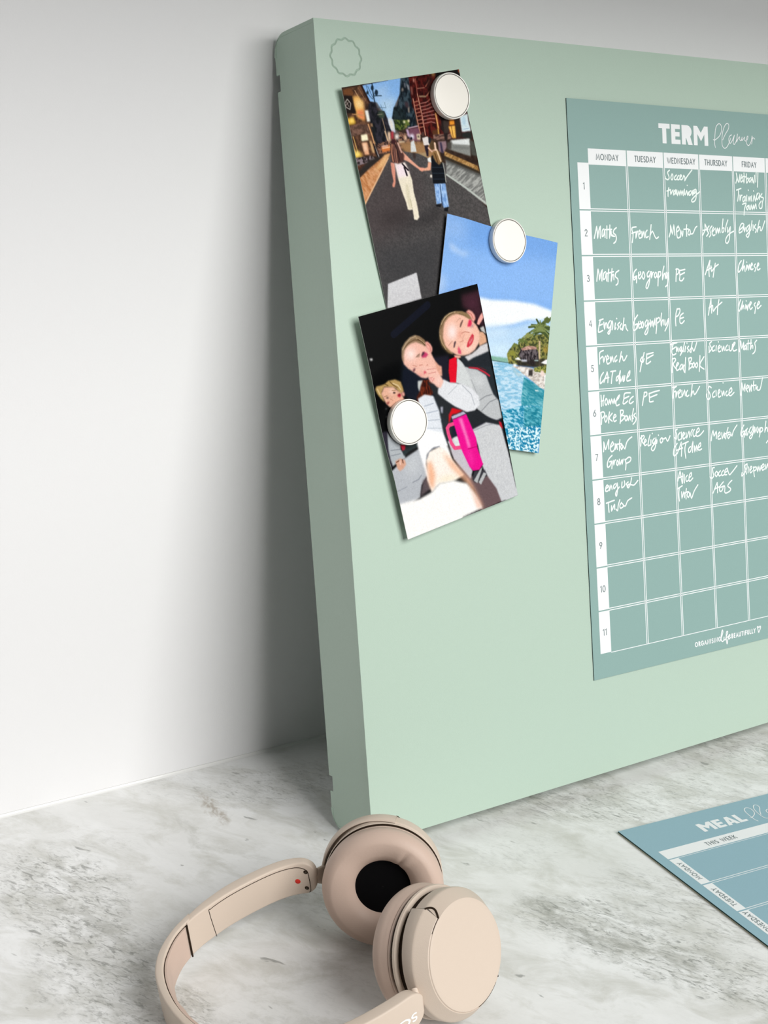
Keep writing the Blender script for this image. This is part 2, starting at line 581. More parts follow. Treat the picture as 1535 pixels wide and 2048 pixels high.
# a thin geometric single-stroke alphabet, cap height 1; glyph: (advance, strokes)
GL = {
    'A': (0.80, [[(0, 0), (0.36, 1), (0.72, 0)], [(0.12, 0.33), (0.60, 0.33)]]),
    'B': (0.62, [[(0.05, 0), (0.05, 1), (0.25, 1)] + arc(0.25, 0.76, 0.22, 0.24, 90, -90, 8) + [(0.05, 0.52)], [(0.25, 0.52)] + arc(0.25, 0.26, 0.27, 0.26, 90, -90, 8) + [(0.05, 0)]]),
    'C': (0.85, [arc(0.45, 0.5, 0.42, 0.5, 50, 310, 20)]),
    'D': (0.80, [[(0.05, 0), (0.05, 1), (0.22, 1)] + arc(0.22, 0.5, 0.48, 0.5, 90, -90, 14) + [(0.05, 0)]]),
    'E': (0.56, [[(0.48, 1), (0.05, 1), (0.05, 0), (0.48, 0)], [(0.05, 0.52), (0.44, 0.52)]]),
    'F': (0.54, [[(0.48, 1), (0.05, 1), (0.05, 0)], [(0.05, 0.52), (0.44, 0.52)]]),
    'G': (0.92, [arc(0.46, 0.5, 0.43, 0.5, 48, 345, 20) + [(0.88, 0.48), (0.5, 0.48)]]),
    'H': (0.76, [[(0.05, 0), (0.05, 1)], [(0.65, 0), (0.65, 1)], [(0.05, 0.52), (0.65, 0.52)]]),
    'I': (0.20, [[(0.06, 0), (0.06, 1)]]),
    'K': (0.66, [[(0.05, 0), (0.05, 1)], [(0.55, 1), (0.05, 0.48)], [(0.18, 0.6), (0.58, 0)]]),
    'L': (0.50, [[(0.05, 1), (0.05, 0), (0.44, 0)]]),
    'M': (0.95, [[(0.02, 0), (0.12, 1), (0.45, 0.2), (0.78, 1), (0.88, 0)]]),
    'N': (0.82, [[(0.05, 0), (0.05, 1), (0.70, 0), (0.70, 1)]]),
    'O': (1.02, [arc(0.48, 0.5, 0.45, 0.5, 90, 450, 26)]),
    'R': (0.62, [[(0.05, 0), (0.05, 1), (0.25, 1)] + arc(0.25, 0.75, 0.24, 0.25, 90, -90, 8) + [(0.05, 0.5)], [(0.24, 0.5), (0.55, 0)]]),
    'S': (0.56, [arc(0.26, 0.75, 0.20, 0.25, 40, 230, 10) + arc(0.24, 0.25, 0.24, 0.27, 60, -140, 10)]),
    'T': (0.60, [[(0, 1), (0.56, 1)], [(0.28, 1), (0.28, 0)]]),
    'U': (0.74, [[(0.05, 1), (0.05, 0.3)] + arc(0.34, 0.3, 0.29, 0.3, 180, 360, 10) + [(0.63, 1)]]),
    'W': (1.08, [[(0, 1), (0.25, 0), (0.5, 0.95), (0.76, 0), (1.0, 1)]]),
    'Y': (0.66, [[(0, 1), (0.30, 0.48), (0.60, 1)], [(0.30, 0.48), (0.30, 0)]]),
    '1': (0.40, [[(0.05, 0.85), (0.24, 1), (0.24, 0)]]),
    '2': (0.60, [arc(0.26, 0.74, 0.23, 0.26, 170, -35, 10) + [(0.02, 0), (0.52, 0)]]),
    '3': (0.58, [arc(0.24, 0.76, 0.21, 0.24, 150, -80, 9) + arc(0.24, 0.27, 0.25, 0.27, 80, -150, 10)]),
    '4': (0.62, [[(0.42, 0), (0.42, 1), (0.0, 0.28), (0.56, 0.28)]]),
    '5': (0.58, [[(0.46, 1), (0.12, 1), (0.07, 0.55)] + arc(0.22, 0.31, 0.26, 0.31, 110, -145, 12)]),
    '6': (0.60, [[(0.40, 1), (0.06, 0.45)] + arc(0.27, 0.29, 0.25, 0.29, 150, 510, 18)]),
    '7': (0.56, [[(0.02, 1), (0.50, 1), (0.16, 0)]]),
    '8': (0.60, [arc(0.27, 0.75, 0.21, 0.25, 0, 360, 16), arc(0.27, 0.26, 0.26, 0.27, 0, 360, 16)]),
    '9': (0.60, [[(0.14, 0), (0.48, 0.55)] + arc(0.27, 0.71, 0.25, 0.29, -30, 330, 18)]),
    '0': (0.66, [arc(0.30, 0.5, 0.27, 0.5, 90, 450, 20)]),
    ' ': (0.42, []),
}


def word(txt, h, cx_, cy_, ang=0.0, space=0.14, sx=1.0, anchor='c', y_shift=None):
    """strokes of a capital word of cap height h, centred on (cx_, cy_)"""
    w_ = sum(GL[c][0] * sx + space for c in txt) - space
    x = -w_ / 2 if anchor == 'c' else 0.0
    out = []
    ca, sa = math.cos(ang), math.sin(ang)
    for c in txt:
        for s in GL[c][1]:
            q = []
            for px, py in s:
                a, b_ = (x + px * sx) * h, (py - 0.5) * h
                q.append((cx_ + a * ca - b_ * sa, cy_ + a * sa + b_ * ca))
            out.append(q)
        x += GL[c][0] * sx + space
    return out


def block_poly(ch):
    """heavy capitals as polygons on a unit cap height: (advance, [polygons])"""
    if ch == 'T':
        return 0.74, [[(0, 1), (0.70, 1), (0.70, 0.76), (0.475, 0.76), (0.475, 0), (0.225, 0), (0.225, 0.76), (0, 0.76)]]
    if ch == 'E':
        return 0.62, [[(0, 0), (0, 1), (0.56, 1), (0.56, 0.77), (0.25, 0.77), (0.25, 0.62), (0.53, 0.62), (0.53, 0.39), (0.25, 0.39), (0.25, 0.23), (0.57, 0.23), (0.57, 0)]]
    if ch == 'L':
        return 0.56, [[(0, 0), (0, 1), (0.25, 1), (0.25, 0.23), (0.54, 0.23), (0.54, 0)]]
    if ch == 'A':
        return 0.80, [[(0, 0), (0.28, 1), (0.40, 1), (0.40, 0.66), (0.26, 0)], [(0.40, 0.66), (0.40, 1), (0.52, 1), (0.80, 0), (0.54, 0)], [(0.255, 0.17), (0.315, 0.36), (0.485, 0.36), (0.545, 0.17)]]
    if ch == 'M':
        return 0.97, [[(0, 0), (0, 1), (0.24, 1), (0.24, 0)], [(0.69, 0), (0.69, 1), (0.93, 1), (0.93, 0)],
                      [(0.24, 1), (0.465, 0.66), (0.465, 0.22), (0.24, 0.58)], [(0.465, 0.66), (0.69, 1), (0.69, 0.58), (0.465, 0.22)]]
    if ch == 'R':
        P = [(0, 0), (0, 1), (0.34, 1)] + arc(0.34, 0.68, 0.30, 0.32, 90, -50, 9) + [(0.68, 0), (0.40, 0), (0.27, 0.34), (0.25, 0.34), (0.25, 0)]
        return 0.72, [P]
    if ch == 'O':
        return 0.9, [arc(0.43, 0.5, 0.43, 0.52, 0, 350, 24)]
    return 0.3, []


def flat_polys(polys, to3, lift):
    v, f = [], []
    for pi_, p in enumerate(polys):
        b0 = len(v)
        v += [to3(x, y, lift + 0.004 * pi_) for x, y in p]
        f.append(tuple(range(b0, b0 + len(p))))
    return v, f


def block_word(txt, h, x0, y0, sx=1.0, ca=1.0, sa=0.0, sp=0.0):
    out = []
    x = 0.0
    for c in txt:
        adv, ps = block_poly(c)
        for p in ps:
            out.append([(x0 + (x + a * sx) * h * ca - b_ * h * sa, y0 + (x + a * sx) * h * sa + b_ * h * ca) for a, b_ in p])
        x += adv * sx + sp
    return out


def join_vf(*parts):
    v, f = [], []
    for a, c in parts:
        b0 = len(v)
        v += a
        f += [tuple(i + b0 for i in q) for q in c]
    return v, f

# ------------------------------------------------------------------ headphones
HP0 = (-125.0, -106.0, 0.0)
hp = empty('headphones', HP0)
tag(hp, 'beige on-ear headphones lying on the marble with the cups turned apart', 'headphones')
m_hp = grain(new_mat('beige_matte_plastic', HP_COL, 0.48, 0.35), 1500, 0.25)
m_pad = grain(new_mat('beige_soft_leatherette', PAD_COL, 0.5, 0.3), 700, 0.35)
m_gap = new_mat('dark_seam', (0.028, 0.017, 0.010, 1), 0.8, 0.1)
m_blk = new_mat('black_speaker_cloth', (0.0035, 0.0035, 0.004, 1), 0.95, 0.05)
m_red = new_mat('red_side_mark', rgb(205, 48, 36), 0.5, 0.3)
m_scr = new_mat('dark_steel_screw', (0.08, 0.07, 0.05, 1), 0.35, 0.5, 0.9)
m_white_ink = new_mat('white_print', (0.85, 0.86, 0.86, 1), 0.6, 0.2)


def hp_mesh(name, v, f, mat, parent=None, smooth=True):
    v = [(a - HP0[0], b - HP0[1], c - HP0[2]) for a, b, c in v]
    return fix_normals(mesh_obj(name, v, f, mat, parent or hp, smooth=smooth))


K = 0.2
KA = math.atan(K)
HW = 24.0
SYM = -106.0


def bandP(x, y, h):
    return (x - h * math.sin(KA), y, K * (x + 199) + h * math.cos(KA))


INN = [(-75.5, -50.5), (-86, -43), (-101, -39.5), (-125, -39.5), (-144, -42.5), (-157, -46.5), (-169, -53), (-180, -64), (-186, -74), (-190, -86), (-192, -98), (-192.4, -106)]
OUT = [(-71.5, -46), (-83, -36), (-97, -31.8), (-121, -31), (-140, -34.5), (-154, -39.8), (-168, -46.5), (-181, -57), (-189.5, -69), (-194, -81), (-196.5, -94), (-197.2, -106)]
NI = 10
inn = catmull(INN, NI)
out_ = catmull(OUT, NI)
inn_full = inn + [(x, 2 * SYM - y) for x, y in inn[:-1][::-1]]
out_full = out_ + [(x, 2 * SYM - y) for x, y in out_[:-1][::-1]]
ISTEP = 5 * NI          # where the sliding arm enters the headband
NF = len(inn_full)


def inner_at(i):
    """interpolated inner point, outer point at fractional index"""
    k = int(max(0, min(NF - 2, math.floor(i))))
    t = i - k
    a = Vector(inn_full[k]).lerp(Vector(inn_full[k + 1]), t)
    b = Vector(out_full[k]).lerp(Vector(out_full[k + 1]), t)
    return a, b


def band_loft(name, i0, i1, t0=0.0, t1=1.0, h0=0.0, h1=HW, rc=1.5, round0=0, round1=0, mat=None, crown=0.0, steps=None, flare=0.0, parent=None):
    """loft between inner (t=0) and outer (t=1) curve from index i0 to i1"""
    n = steps or int(abs(i1 - i0)) + 1
    rings = []
    # arclengths
    idx = [i0 + (i1 - i0) * k / (n - 1) for k in range(n)]
    if round0 or round1:
        extra = []
        for q in (0.06, 0.15, 0.3, 0.5, 0.75, 1.0, 1.4):
            extra.append(q)
        if round0:
            idx = sorted(set(idx + [i0 + e * 3 * (1 if i1 > i0 else -1) for e in extra]))
        if round1:
            idx = sorted(set(idx + [i1 - e * 3 * (1 if i1 > i0 else -1) for e in extra]))
    pts = [inner_at(i) for i in idx]
    mid = [(a + b) / 2 for a, b in pts]
    sl = [0.0]
    for a, b in zip(mid[:-1], mid[1:]):
        sl.append(sl[-1] + (b - a).length)
    tot = sl[-1]
    v, f = [], []
    for (a, b), s in zip(pts, sl):
        dirn = (b - a).normalized()
        th_ = (b - a).length
        ia = a + dirn * (t0 * th_ if t0 >= 0 else t0)
        ob = a + dirn * (t1 * th_ if t1 <= 1.5 else t1)
        hh0, hh1 = h0, h1
        sc_ = 1.0
        for rr, dd in ((round0, s), (round1, tot - s)):
            if rr and dd < rr:
                cut = rr - math.sqrt(max(0, rr * rr - (rr - dd) ** 2))
                hh0 += cut
                hh1 -= cut
            if rr and dd < 2.2:
                c2 = 1 - math.sqrt(max(0, 1 - ((2.2 - dd) / 2.2) ** 2))
                w_ = (ob - ia).length
                ia = ia + dirn * w_ * 0.38 * c2
                ob = ob - dirn * w_ * 0.38 * c2
        w_ = (ob - ia).length
        r = min(rc, w_ * 0.45, (hh1 - hh0) * 0.45)
        ring = []
        for cxx, cyy, a0 in ((w_ - r, hh1 - r, 0), (r, hh1 - r, 90), (r, hh0 + r, 180), (w_ - r, hh0 + r, 270)):
            for k in range(5):
                al = math.radians(a0 + 90 * k / 4)
                ring.append((cxx + r * math.cos(al), cyy + r * math.sin(al)))
            if crown and a0 == 90:
                for q in (0.15, 0.3, 0.5, 0.7, 0.85):
                    ring.append((-crown * math.sin(pi * q) * min(1, s / 12, (tot - s) / 12), hh1 - r - (hh1 - hh0 - 2 * r) * q))
        for (w1, h_) in ring:
            p = ia + dirn * w1
            v.append(bandP(p.x, p.y, h_))
    m_ = len(ring)
    for i in range(len(pts) - 1):
        for k in range(m_):
            j = (k + 1) % m_
            f.append((i * m_ + k, i * m_ + j, (i + 1) * m_ + j, (i + 1) * m_ + k))
    f.append(tuple(range(m_)))
    f.append(tuple(range(len(v) - m_, len(v))))
    return smooth_by_angle(hp_mesh(name, v, f, mat or m_hp, parent), 45)


band = band_loft('headband', ISTEP, NF - 1 - ISTEP, t0=0.12, t1=1.0, h0=0.3, h1=HW + 0.4, rc=1.3)
pad = band_loft('headband_pad', ISTEP + 3, NF - 1 - ISTEP - 3, t0=-2.2, t1=0.6, h0=2.0, h1=HW - 1.2, rc=1.2, mat=m_pad, crown=2.0, parent=band)
arm_a = band_loft('sliding_arm', 0, ISTEP + 1.5, t0=0.0, t1=0.92, h0=0.6, h1=HW - 0.2, rc=1.3, round0=9)
arm_b = band_loft('sliding_arm', NF - 1 - ISTEP - 1.5, NF - 1 - B_END, t0=0.0, t1=0.92, h0=0.6, h1=HW - 0.2, rc=1.3, round1=11)


def tube3(name, pts, r, mat, parent=None, closed=False, sides=6):
    v, f = [], []
    n = len(pts)
    P = [Vector(p) for p in pts]
    prev = None
    for i in range(n):
        if closed:
            t = (P[(i + 1) % n] - P[i - 1]).normalized()
        else:
            t = (P[min(n - 1, i + 1)] - P[max(0, i - 1)]).normalized()
        a = prev if prev is not None else Vector((0.3, 0.2, 1))
        a = (a - t * a.dot(t)).normalized()
        prev = a
        b = t.cross(a)
        for k in range(sides):
            al = 2 * pi * k / sides
            q = P[i] + (a * math.cos(al) + b * math.sin(al)) * r
            v.append(tuple(q))
    for i in range(n if closed else n - 1):
        j = (i + 1) % n
        for k in range(sides):
            l_ = (k + 1) % sides
            f.append((i * sides + k, i * sides + l_, j * sides + l_, j * sides + k))
    return hp_mesh(name, v, f, mat, parent)


def on_inner(i, h, off=0.0):
    a, b = inner_at(i)
    p = a - (b - a).normalized() * off
    return bandP(p.x, p.y, h)


# seam of the arm's inner panel, the step where the arm slides in, screws and the red side mark
seam = [(38, 0.4), (39.2, HW - 4.2), (38.4, HW - 3.0), (36, HW - 2.6), (30, HW - 2.4), (20, HW - 2.4), (12, HW - 2.6), (8, HW - 3.2), (5.5, HW - 5), (4.4, HW - 8), (4.2, 4), (5.0, 2.0)]
tube3('panel_seam', [on_inner(i, h, 0.03) for i, h in catmull(seam, 4)], 0.22, m_gap, arm_a)
tube3('slider_gap', [on_inner(ISTEP + 1.9, h, 0.15) for h in (0.3, 5, 12, 19, HW - 1)], 0.55, m_gap, band)
tube3('slider_gap', [on_inner(NF - 1 - ISTEP - 1.9, h, 0.15) for h in (0.3, 5, 12, 19, HW - 1)], 0.55, m_gap, band)
# pad border seam
tube3('pad_seam', [on_inner(ISTEP + 2 + i * (NF - 5 - 2 * ISTEP) / 60, HW - 1.35, -0.45) for i in range(61)], 0.3, m_gap, band)


def dot_on_inner(name, i, h, r, mat, parent, off=0.08, ring=14, hole=None):
    a, b = inner_at(i)
    a2, _ = inner_at(i + 0.5)
    t = Vector(((a2 - a).x, (a2 - a).y, 0)).normalized()
    c = Vector(on_inner(i, h, off))
    up = Vector((-math.sin(KA), 0, math.cos(KA)))
    nrm = Vector(((a - b).x, (a - b).y, 0)).normalized()
    v = [tuple(c + nrm * 0.25)]
    for rr, dd in ((r * 0.8, 0.25), (r, 0.0), (r, -0.4)):
        for k in range(ring):
            al = 2 * pi * k / ring
            v.append(tuple(c + (t * math.cos(al) + up * math.sin(al)) * rr + nrm * dd))
    f = [(0, 1 + k, 1 + (k + 1) % ring) for k in range(ring)]
    for q in range(2):
        for k in range(ring):
            j = (k + 1) % ring
            f.append((1 + q * ring + k, 1 + q * ring + j, 1 + (q + 1) * ring + j, 1 + (q + 1) * ring + k))
    return hp_mesh(name, v, f, mat, parent)


for ih, hh in (SCREW1, SCREW2):
    sc1 = dot_on_inner('screw', ih, hh, 1.35, m_gap, arm_a, 0.02)
    dot_on_inner('screw_head', ih, hh, 0.8, m_scr, sc1, 0.25, 8)
tag(dot_on_inner('side_mark', REDM[0], REDM[1], 1.8, m_red, arm_a, 0.0), 'red round mark')


# ---- ear cups
def frame(az, el):
    a, e = math.radians(az), math.radians(el)
    n = Vector((math.cos(a) * math.cos(e), math.sin(a) * math.cos(e), math.sin(e)))
    h = Vector((-math.sin(a), math.cos(a), 0))
    return n, h, n.cross(h)


def lathe(name, c, fr, prof, mat, parent=None, N=72, a0=0, a1=360, rfun=None, closed_prof=False, cap0=False, cap1=False, ang=40):
    """prof: (radius, s) with s measured inwards from the outer face; sector a0..a1 in degrees"""
    n, h, u = fr
    full = abs(a1 - a0) >= 359.9
    cols = N if full else N + 1
    v, f = [], []
    m_ = len(prof)
    for i in range(cols):
        al0 = a0 + (a1 - a0) * i / N
        for k, (r, s) in enumerate(prof):
            al = al0
            rr, ss = r, s
            if rfun:
                rr, ss, al = rfun(al0, k, r, s, i / N)
            al = math.radians(al)
            p = c - n * ss + (h * math.cos(al) + u * math.sin(al)) * rr
            v.append(tuple(p))
    for i in range(cols if full else cols - 1):
        j = (i + 1) % cols
        for k in range(m_ if closed_prof else m_ - 1):
            l_ = (k + 1) % m_
            f.append((i * m_ + k, i * m_ + l_, j * m_ + l_, j * m_ + k))
    if full and cap0:
        f.append(tuple(i * m_ for i in range(cols)))
    if full and cap1:
        f.append(tuple(i * m_ + m_ - 1 for i in range(cols)))
    if not full and closed_prof:
        f.append(tuple(range(m_)))
        f.append(tuple(range((cols - 1) * m_, cols * m_)))
    return smooth_by_angle(hp_mesh(name, v, f, mat, parent), ang)


def ear_cup(face_c, az, el, arm_lo, arm_hi, crease=None, buttons=None, sg=1):
    fr = frame(az, el)
    n, h, u = fr
    c = Vector(face_c)
    hs = lathe('ear_cup', c, fr, [(0.1, 0.0), (27, 0.0), (29.4, 0.04), (29.9, 0.25), (30.2, 0.7), (34.9, 6.9), (35.3, 7.7), (35.4, 9), (34.9, 15.0), (34.2, 16.0), (32.0, 16.6), (31.6, 20.5)], m_hp, cap0=True, ang=26)
    tag(hs, None)
    # the yoke arm wraps part of the rim: chamfer, ridge, side and a rounded trailing edge
    sec = [(30.35, 0.65), (30.8, 0.85), (35.3, 6.75), (35.8, 7.4), (36.1, 8.2), (36.1, 13.6), (35.7, 14.6), (34.8, 15.0), (34.3, 14.0), (34.3, 8.4), (30.0, 1.7)]

    def endf(al, k, r, s, t):
        # rounded ends of the arm over the chamfer
        q = (min(s, 8) - 0.7) / 7.3
        bul = 7 * math.sin(pi * max(0, min(1, 1 - q * 0.9)))
        w0 = max(0, 1 - t / 0.12)
        w1 = max(0, 1 - (1 - t) / 0.12)
        al2 = al + (-bul * w0 + bul * 0.5 * w1) * (1 if arm_hi > arm_lo else -1)
        ss = s
        if s > 12:
            ss = s + 2.2 * (abs(2 * t - 1) ** 2.5)
        if sg < 0:      # this arm stands off the cup on the pivot's side
            r += 2.6 * max(0.0, math.cos(math.radians(al)))
        return r, ss, al2
    ya = lathe('yoke_arm', c, fr, sec, m_hp, N=90, a0=arm_lo, a1=arm_hi, rfun=endf, closed_prof=True, parent=hp, ang=28)
    # dark gap at the arm's ends and along the face
    for e, w in ((arm_lo, -1), (arm_hi, 1)):
        pts = []
        sgn = (1 if arm_hi > arm_lo else -1)
        for k in range(11):
            q = k / 10
            r = 30.15 + q * 5.7
            s = 0.75 + q * 6.9
            bul = 7 * math.sin(pi * (1 - q * 0.9)) * (1.0 if w < 0 else 0.5)
            al = math.radians(e + w * sgn * (bul + 0.6))
            pts.append(tuple(c - n * (s - 0.25) + (h * math.cos(al) + u * math.sin(al)) * r))
        tube3('arm_gap', pts, 0.55 if sg > 0 else 0.22, m_gap, hs)
    sgn = (1 if arm_hi > arm_lo else -1)
    for (x0, x1, rad) in ((arm_lo - sgn * 1, arm_lo + sgn * 17, 0.30), (arm_hi - sgn * 42, arm_hi - sgn * 6, 0.38)):
        pts = []
        for k in range(17):
            al = math.radians(x0 + (x1 - x0) * k / 16)
            pts.append(tuple(c - n * 0.72 + (h * math.cos(al) + u * math.sin(al)) * 30.15))
        tube3('face_gap', pts, rad, m_gap, hs)
    lathe('baffle_ring', c, fr, [(31, 20.0), (34.6, 20.1), (35.9, 20.6), (36.2, 21.8), (35.9, 22.4), (34.2, 22.7), (33, 22.7)], m_hp, hs)
    lathe('dark_groove', c, fr, [(33.2, 15.6), (33.2, 20.4)], m_gap, hs)
    lathe('cushion_groove', c, fr, [(35.8, 22.5), (34.3, 22.85), (34.3, 25.0)], m_gap, hs)
    prof = [(33.5, 24.4), (34.9, 24.5), (35.5, 25.1), (35.3, 25.9), (34.9, 26.3), (35.6, 27.0)]
    for k in range(1, 13):
        a = k / 12 * pi * 0.62
        prof.append((28.2 + 8.3 * math.sin(pi * 0.32 + a), 32.0 - 8.6 * math.cos(pi * 0.32 + a) + 0.6))
    # gentle slope of the inner ring down to the opening
    prof += [(22.6, 39.0), (20.4, 37.4), (18.4, 35.3), (17.2, 33.6), (16.7, 32.0), (16.5, 28.0)]

    def cr(al, k, r, s, t):
        rr, ss = r, s
        wob = 0.25 * math.sin(math.radians(al * 3 + 40)) + 0.18 * math.sin(math.radians(al * 7))
        if k > 8 and k < len(prof) - 2:
            ss = s + wob * 0.5
        if crease is not None:
            da = (al - crease + 180) % 360 - 180
            if 17 < r < 31:
                g_ = math.exp(-(da / 3.2) ** 2) * math.exp(-((r - 20) / 4.5) ** 2)
                ss = ss - 1.5 * g_
                ss += 0.5 * math.exp(-((abs(da) - 8) / 5) ** 2) * math.exp(-((r - 20) / 5) ** 2)
        return rr, ss, al
    cu = lathe('ear_cushion', c, fr, prof, m_pad, N=144, rfun=cr, ang=80)
    lathe('speaker_cloth', c, fr, [(0.1, 31.6), (12, 31.8), (16.8, 31.4)], m_blk, cu)
    return fr, c, hs, ya


FB = Vector(CUP_B)
frB, cB, hB, yB = ear_cup(FB, B_AZ, B_EL, 120, 313)
nA, hA, uA = frame(A_AZ, A_EL)
FA = Vector(CUP_A) + nA * 36.0
frA, cA, hA_, yA = ear_cup(FA, A_AZ, A_EL, ARM_A[0], ARM_A[1], crease=CREASE, sg=-1)

# button and port on the rim of the far cup
n_, h_, u_ = frA


def rim_pt(al, s, r=35.25):
    a = math.radians(al)
    return tuple(cA - n_ * s + (h_ * math.cos(a) + u_ * math.sin(a)) * r)


def pill(al0, al1, s0, s1, r):
    pts = []
    am = (s1 - s0) / 2 / r * 57.3
    for k in range(9):
        a = -90 + 180 * k / 8
        pts.append(rim_pt(al1 - am + am * math.cos(math.radians(a)), (s0 + s1) / 2 + (s1 - s0) / 2 * math.sin(math.radians(a)), r))
    for k in range(9):
        a = 90 + 180 * k / 8
        pts.append(rim_pt(al0 + am + am * math.cos(math.radians(a)), (s0 + s1) / 2 + (s1 - s0) / 2 * math.sin(math.radians(a)), r))
    return pts


pp = pill(BTN[0], BTN[1], 9.3, 13.0, 35.5)
ctr = tuple(sum((Vector(p) for p in pp), Vector()) / len(pp) + (Vector(rim_pt((BTN[0] + BTN[1]) / 2, 11, 35.6)) - sum((Vector(p) for p in pp), Vector()) / len(pp)))
hp_mesh('control_button', pp + [ctr], [(k, (k + 1) % len(pp), len(pp)) for k in range(len(pp))], m_hp, hA_)
tube3('button_seam', pp, 0.2, m_gap, hA_, closed=True)


# pivots that join the arms of the band to the yokes
def pivot(name, p0, p1, hw, tw, up0, up1):
    P0, P1 = Vector(p0), Vector(p1)
    v, f = [], []
    n = 9
    for i in range(n):
        t = i / (n - 1)
        p = P0.lerp(P1, t)
        up = Vector(up0).lerp(Vector(up1), t).normalized()
        d_ = (P1 - P0).normalized()
        sd = d_.cross(up).normalized()
        up = sd.cross(d_)
        hh = hw[0] + (hw[1] - hw[0]) * t
        ww = tw[0] + (tw[1] - tw[0]) * t
        for k in range(20):
            a = 2 * pi * k / 20
            ca, sa = math.cos(a), math.sin(a)
            e = 0.55
            v.append(tuple(p + up * hh * math.copysign(abs(sa) ** e, sa) + sd * ww * math.copysign(abs(ca) ** e, ca)))
    for i in range(n - 1):
        for k in range(20):
            j = (k + 1) % 20
            f.append((i * 20 + k, i * 20 + j, (i + 1) * 20 + j, (i + 1) * 20 + k))
    f += [tuple(range(20)), tuple(range((n - 1) * 20, n * 20))]
    return smooth_by_angle(hp_mesh(name, v, f, m_hp), 50)


upb = (-math.sin(KA), 0, math.cos(KA))


def yoke_pt(fr, c, al, s, r):
    n, h, u = fr
    a = math.radians(al)
    return c - n * s + (h * math.cos(a) + u * math.sin(a)) * r


a0, b0 = inner_at(1.2)
pA = bandP((a0.x + b0.x) / 2, (a0.y + b0.y) / 2, HW / 2)
pivot('pivot_joint', pA, yoke_pt(frA, cA, PIVA, 11.2, 35.2), (4.5, 7.0), (1.4, 2.2), upb, frA[2])
a0, b0 = inner_at(NF - 1 - B_END - 1.5)
pB = bandP((a0.x + b0.x) / 2, (a0.y + b0.y) / 2, HW / 2)
pivot('pivot_joint', pB, yoke_pt(frB, cB, PIVB, 11.0, 35.2), (4.5, 7.0), (1.4, 2.2), upb, frB[2])

# white lettering on the outer face of the near arm, upside down towards the viewer
def outer_pt(i, h, off=0.06):
    a, b = inner_at(i)
    b = a + (b - a) * 0.92
    p = b + (b - a).normalized() * off
    return bandP(p.x, p.y, h)


def band_letters(i_start, h_c, cap, wid, bold):
    LET = {'S': GL['S'][1], 'O': GL['O'][1], 'N': GL['N'][1], 'Y': GL['Y'][1]}
    polys = []
    v, f = [], []
    x = 0.0
    for ch in 'SONY':
        st = [[(px * wid, py) for px, py in s] for s in LET[ch]]
        mm = [[((x + px) * cap, (py - 0.5) * cap) for px, py in s] for s in st]

        def to3(a, b, l):
            # upside down: reading runs towards the middle of the band
            return outer_pt(i_start - a / UNIT, h_c - b, l)
        vv, ff = stroke_mesh(mm, bold, to3, 0.08)
        b0_ = len(v)
        v += vv
        f += [tuple(q + b0_ for q in t) for t in ff]
        x += GL[ch][0] * wid + 0.16
    return v, f


s_a, s_b = Vector(outer_pt(NF - 12, 12)), Vector(outer_pt(NF - 13, 12))
UNIT = (s_a - s_b).length
lv, lf = band_letters(NF - 1 - SONY_I, SONY_H, 4.6, 1.15, 0.95)
o_ = mesh_obj('lettering', [(a - HP0[0], b - HP0[1], c - HP0[2]) for a, b, c in lv], lf, m_white_ink, arm_b)
tag(o_, 'white lettering')

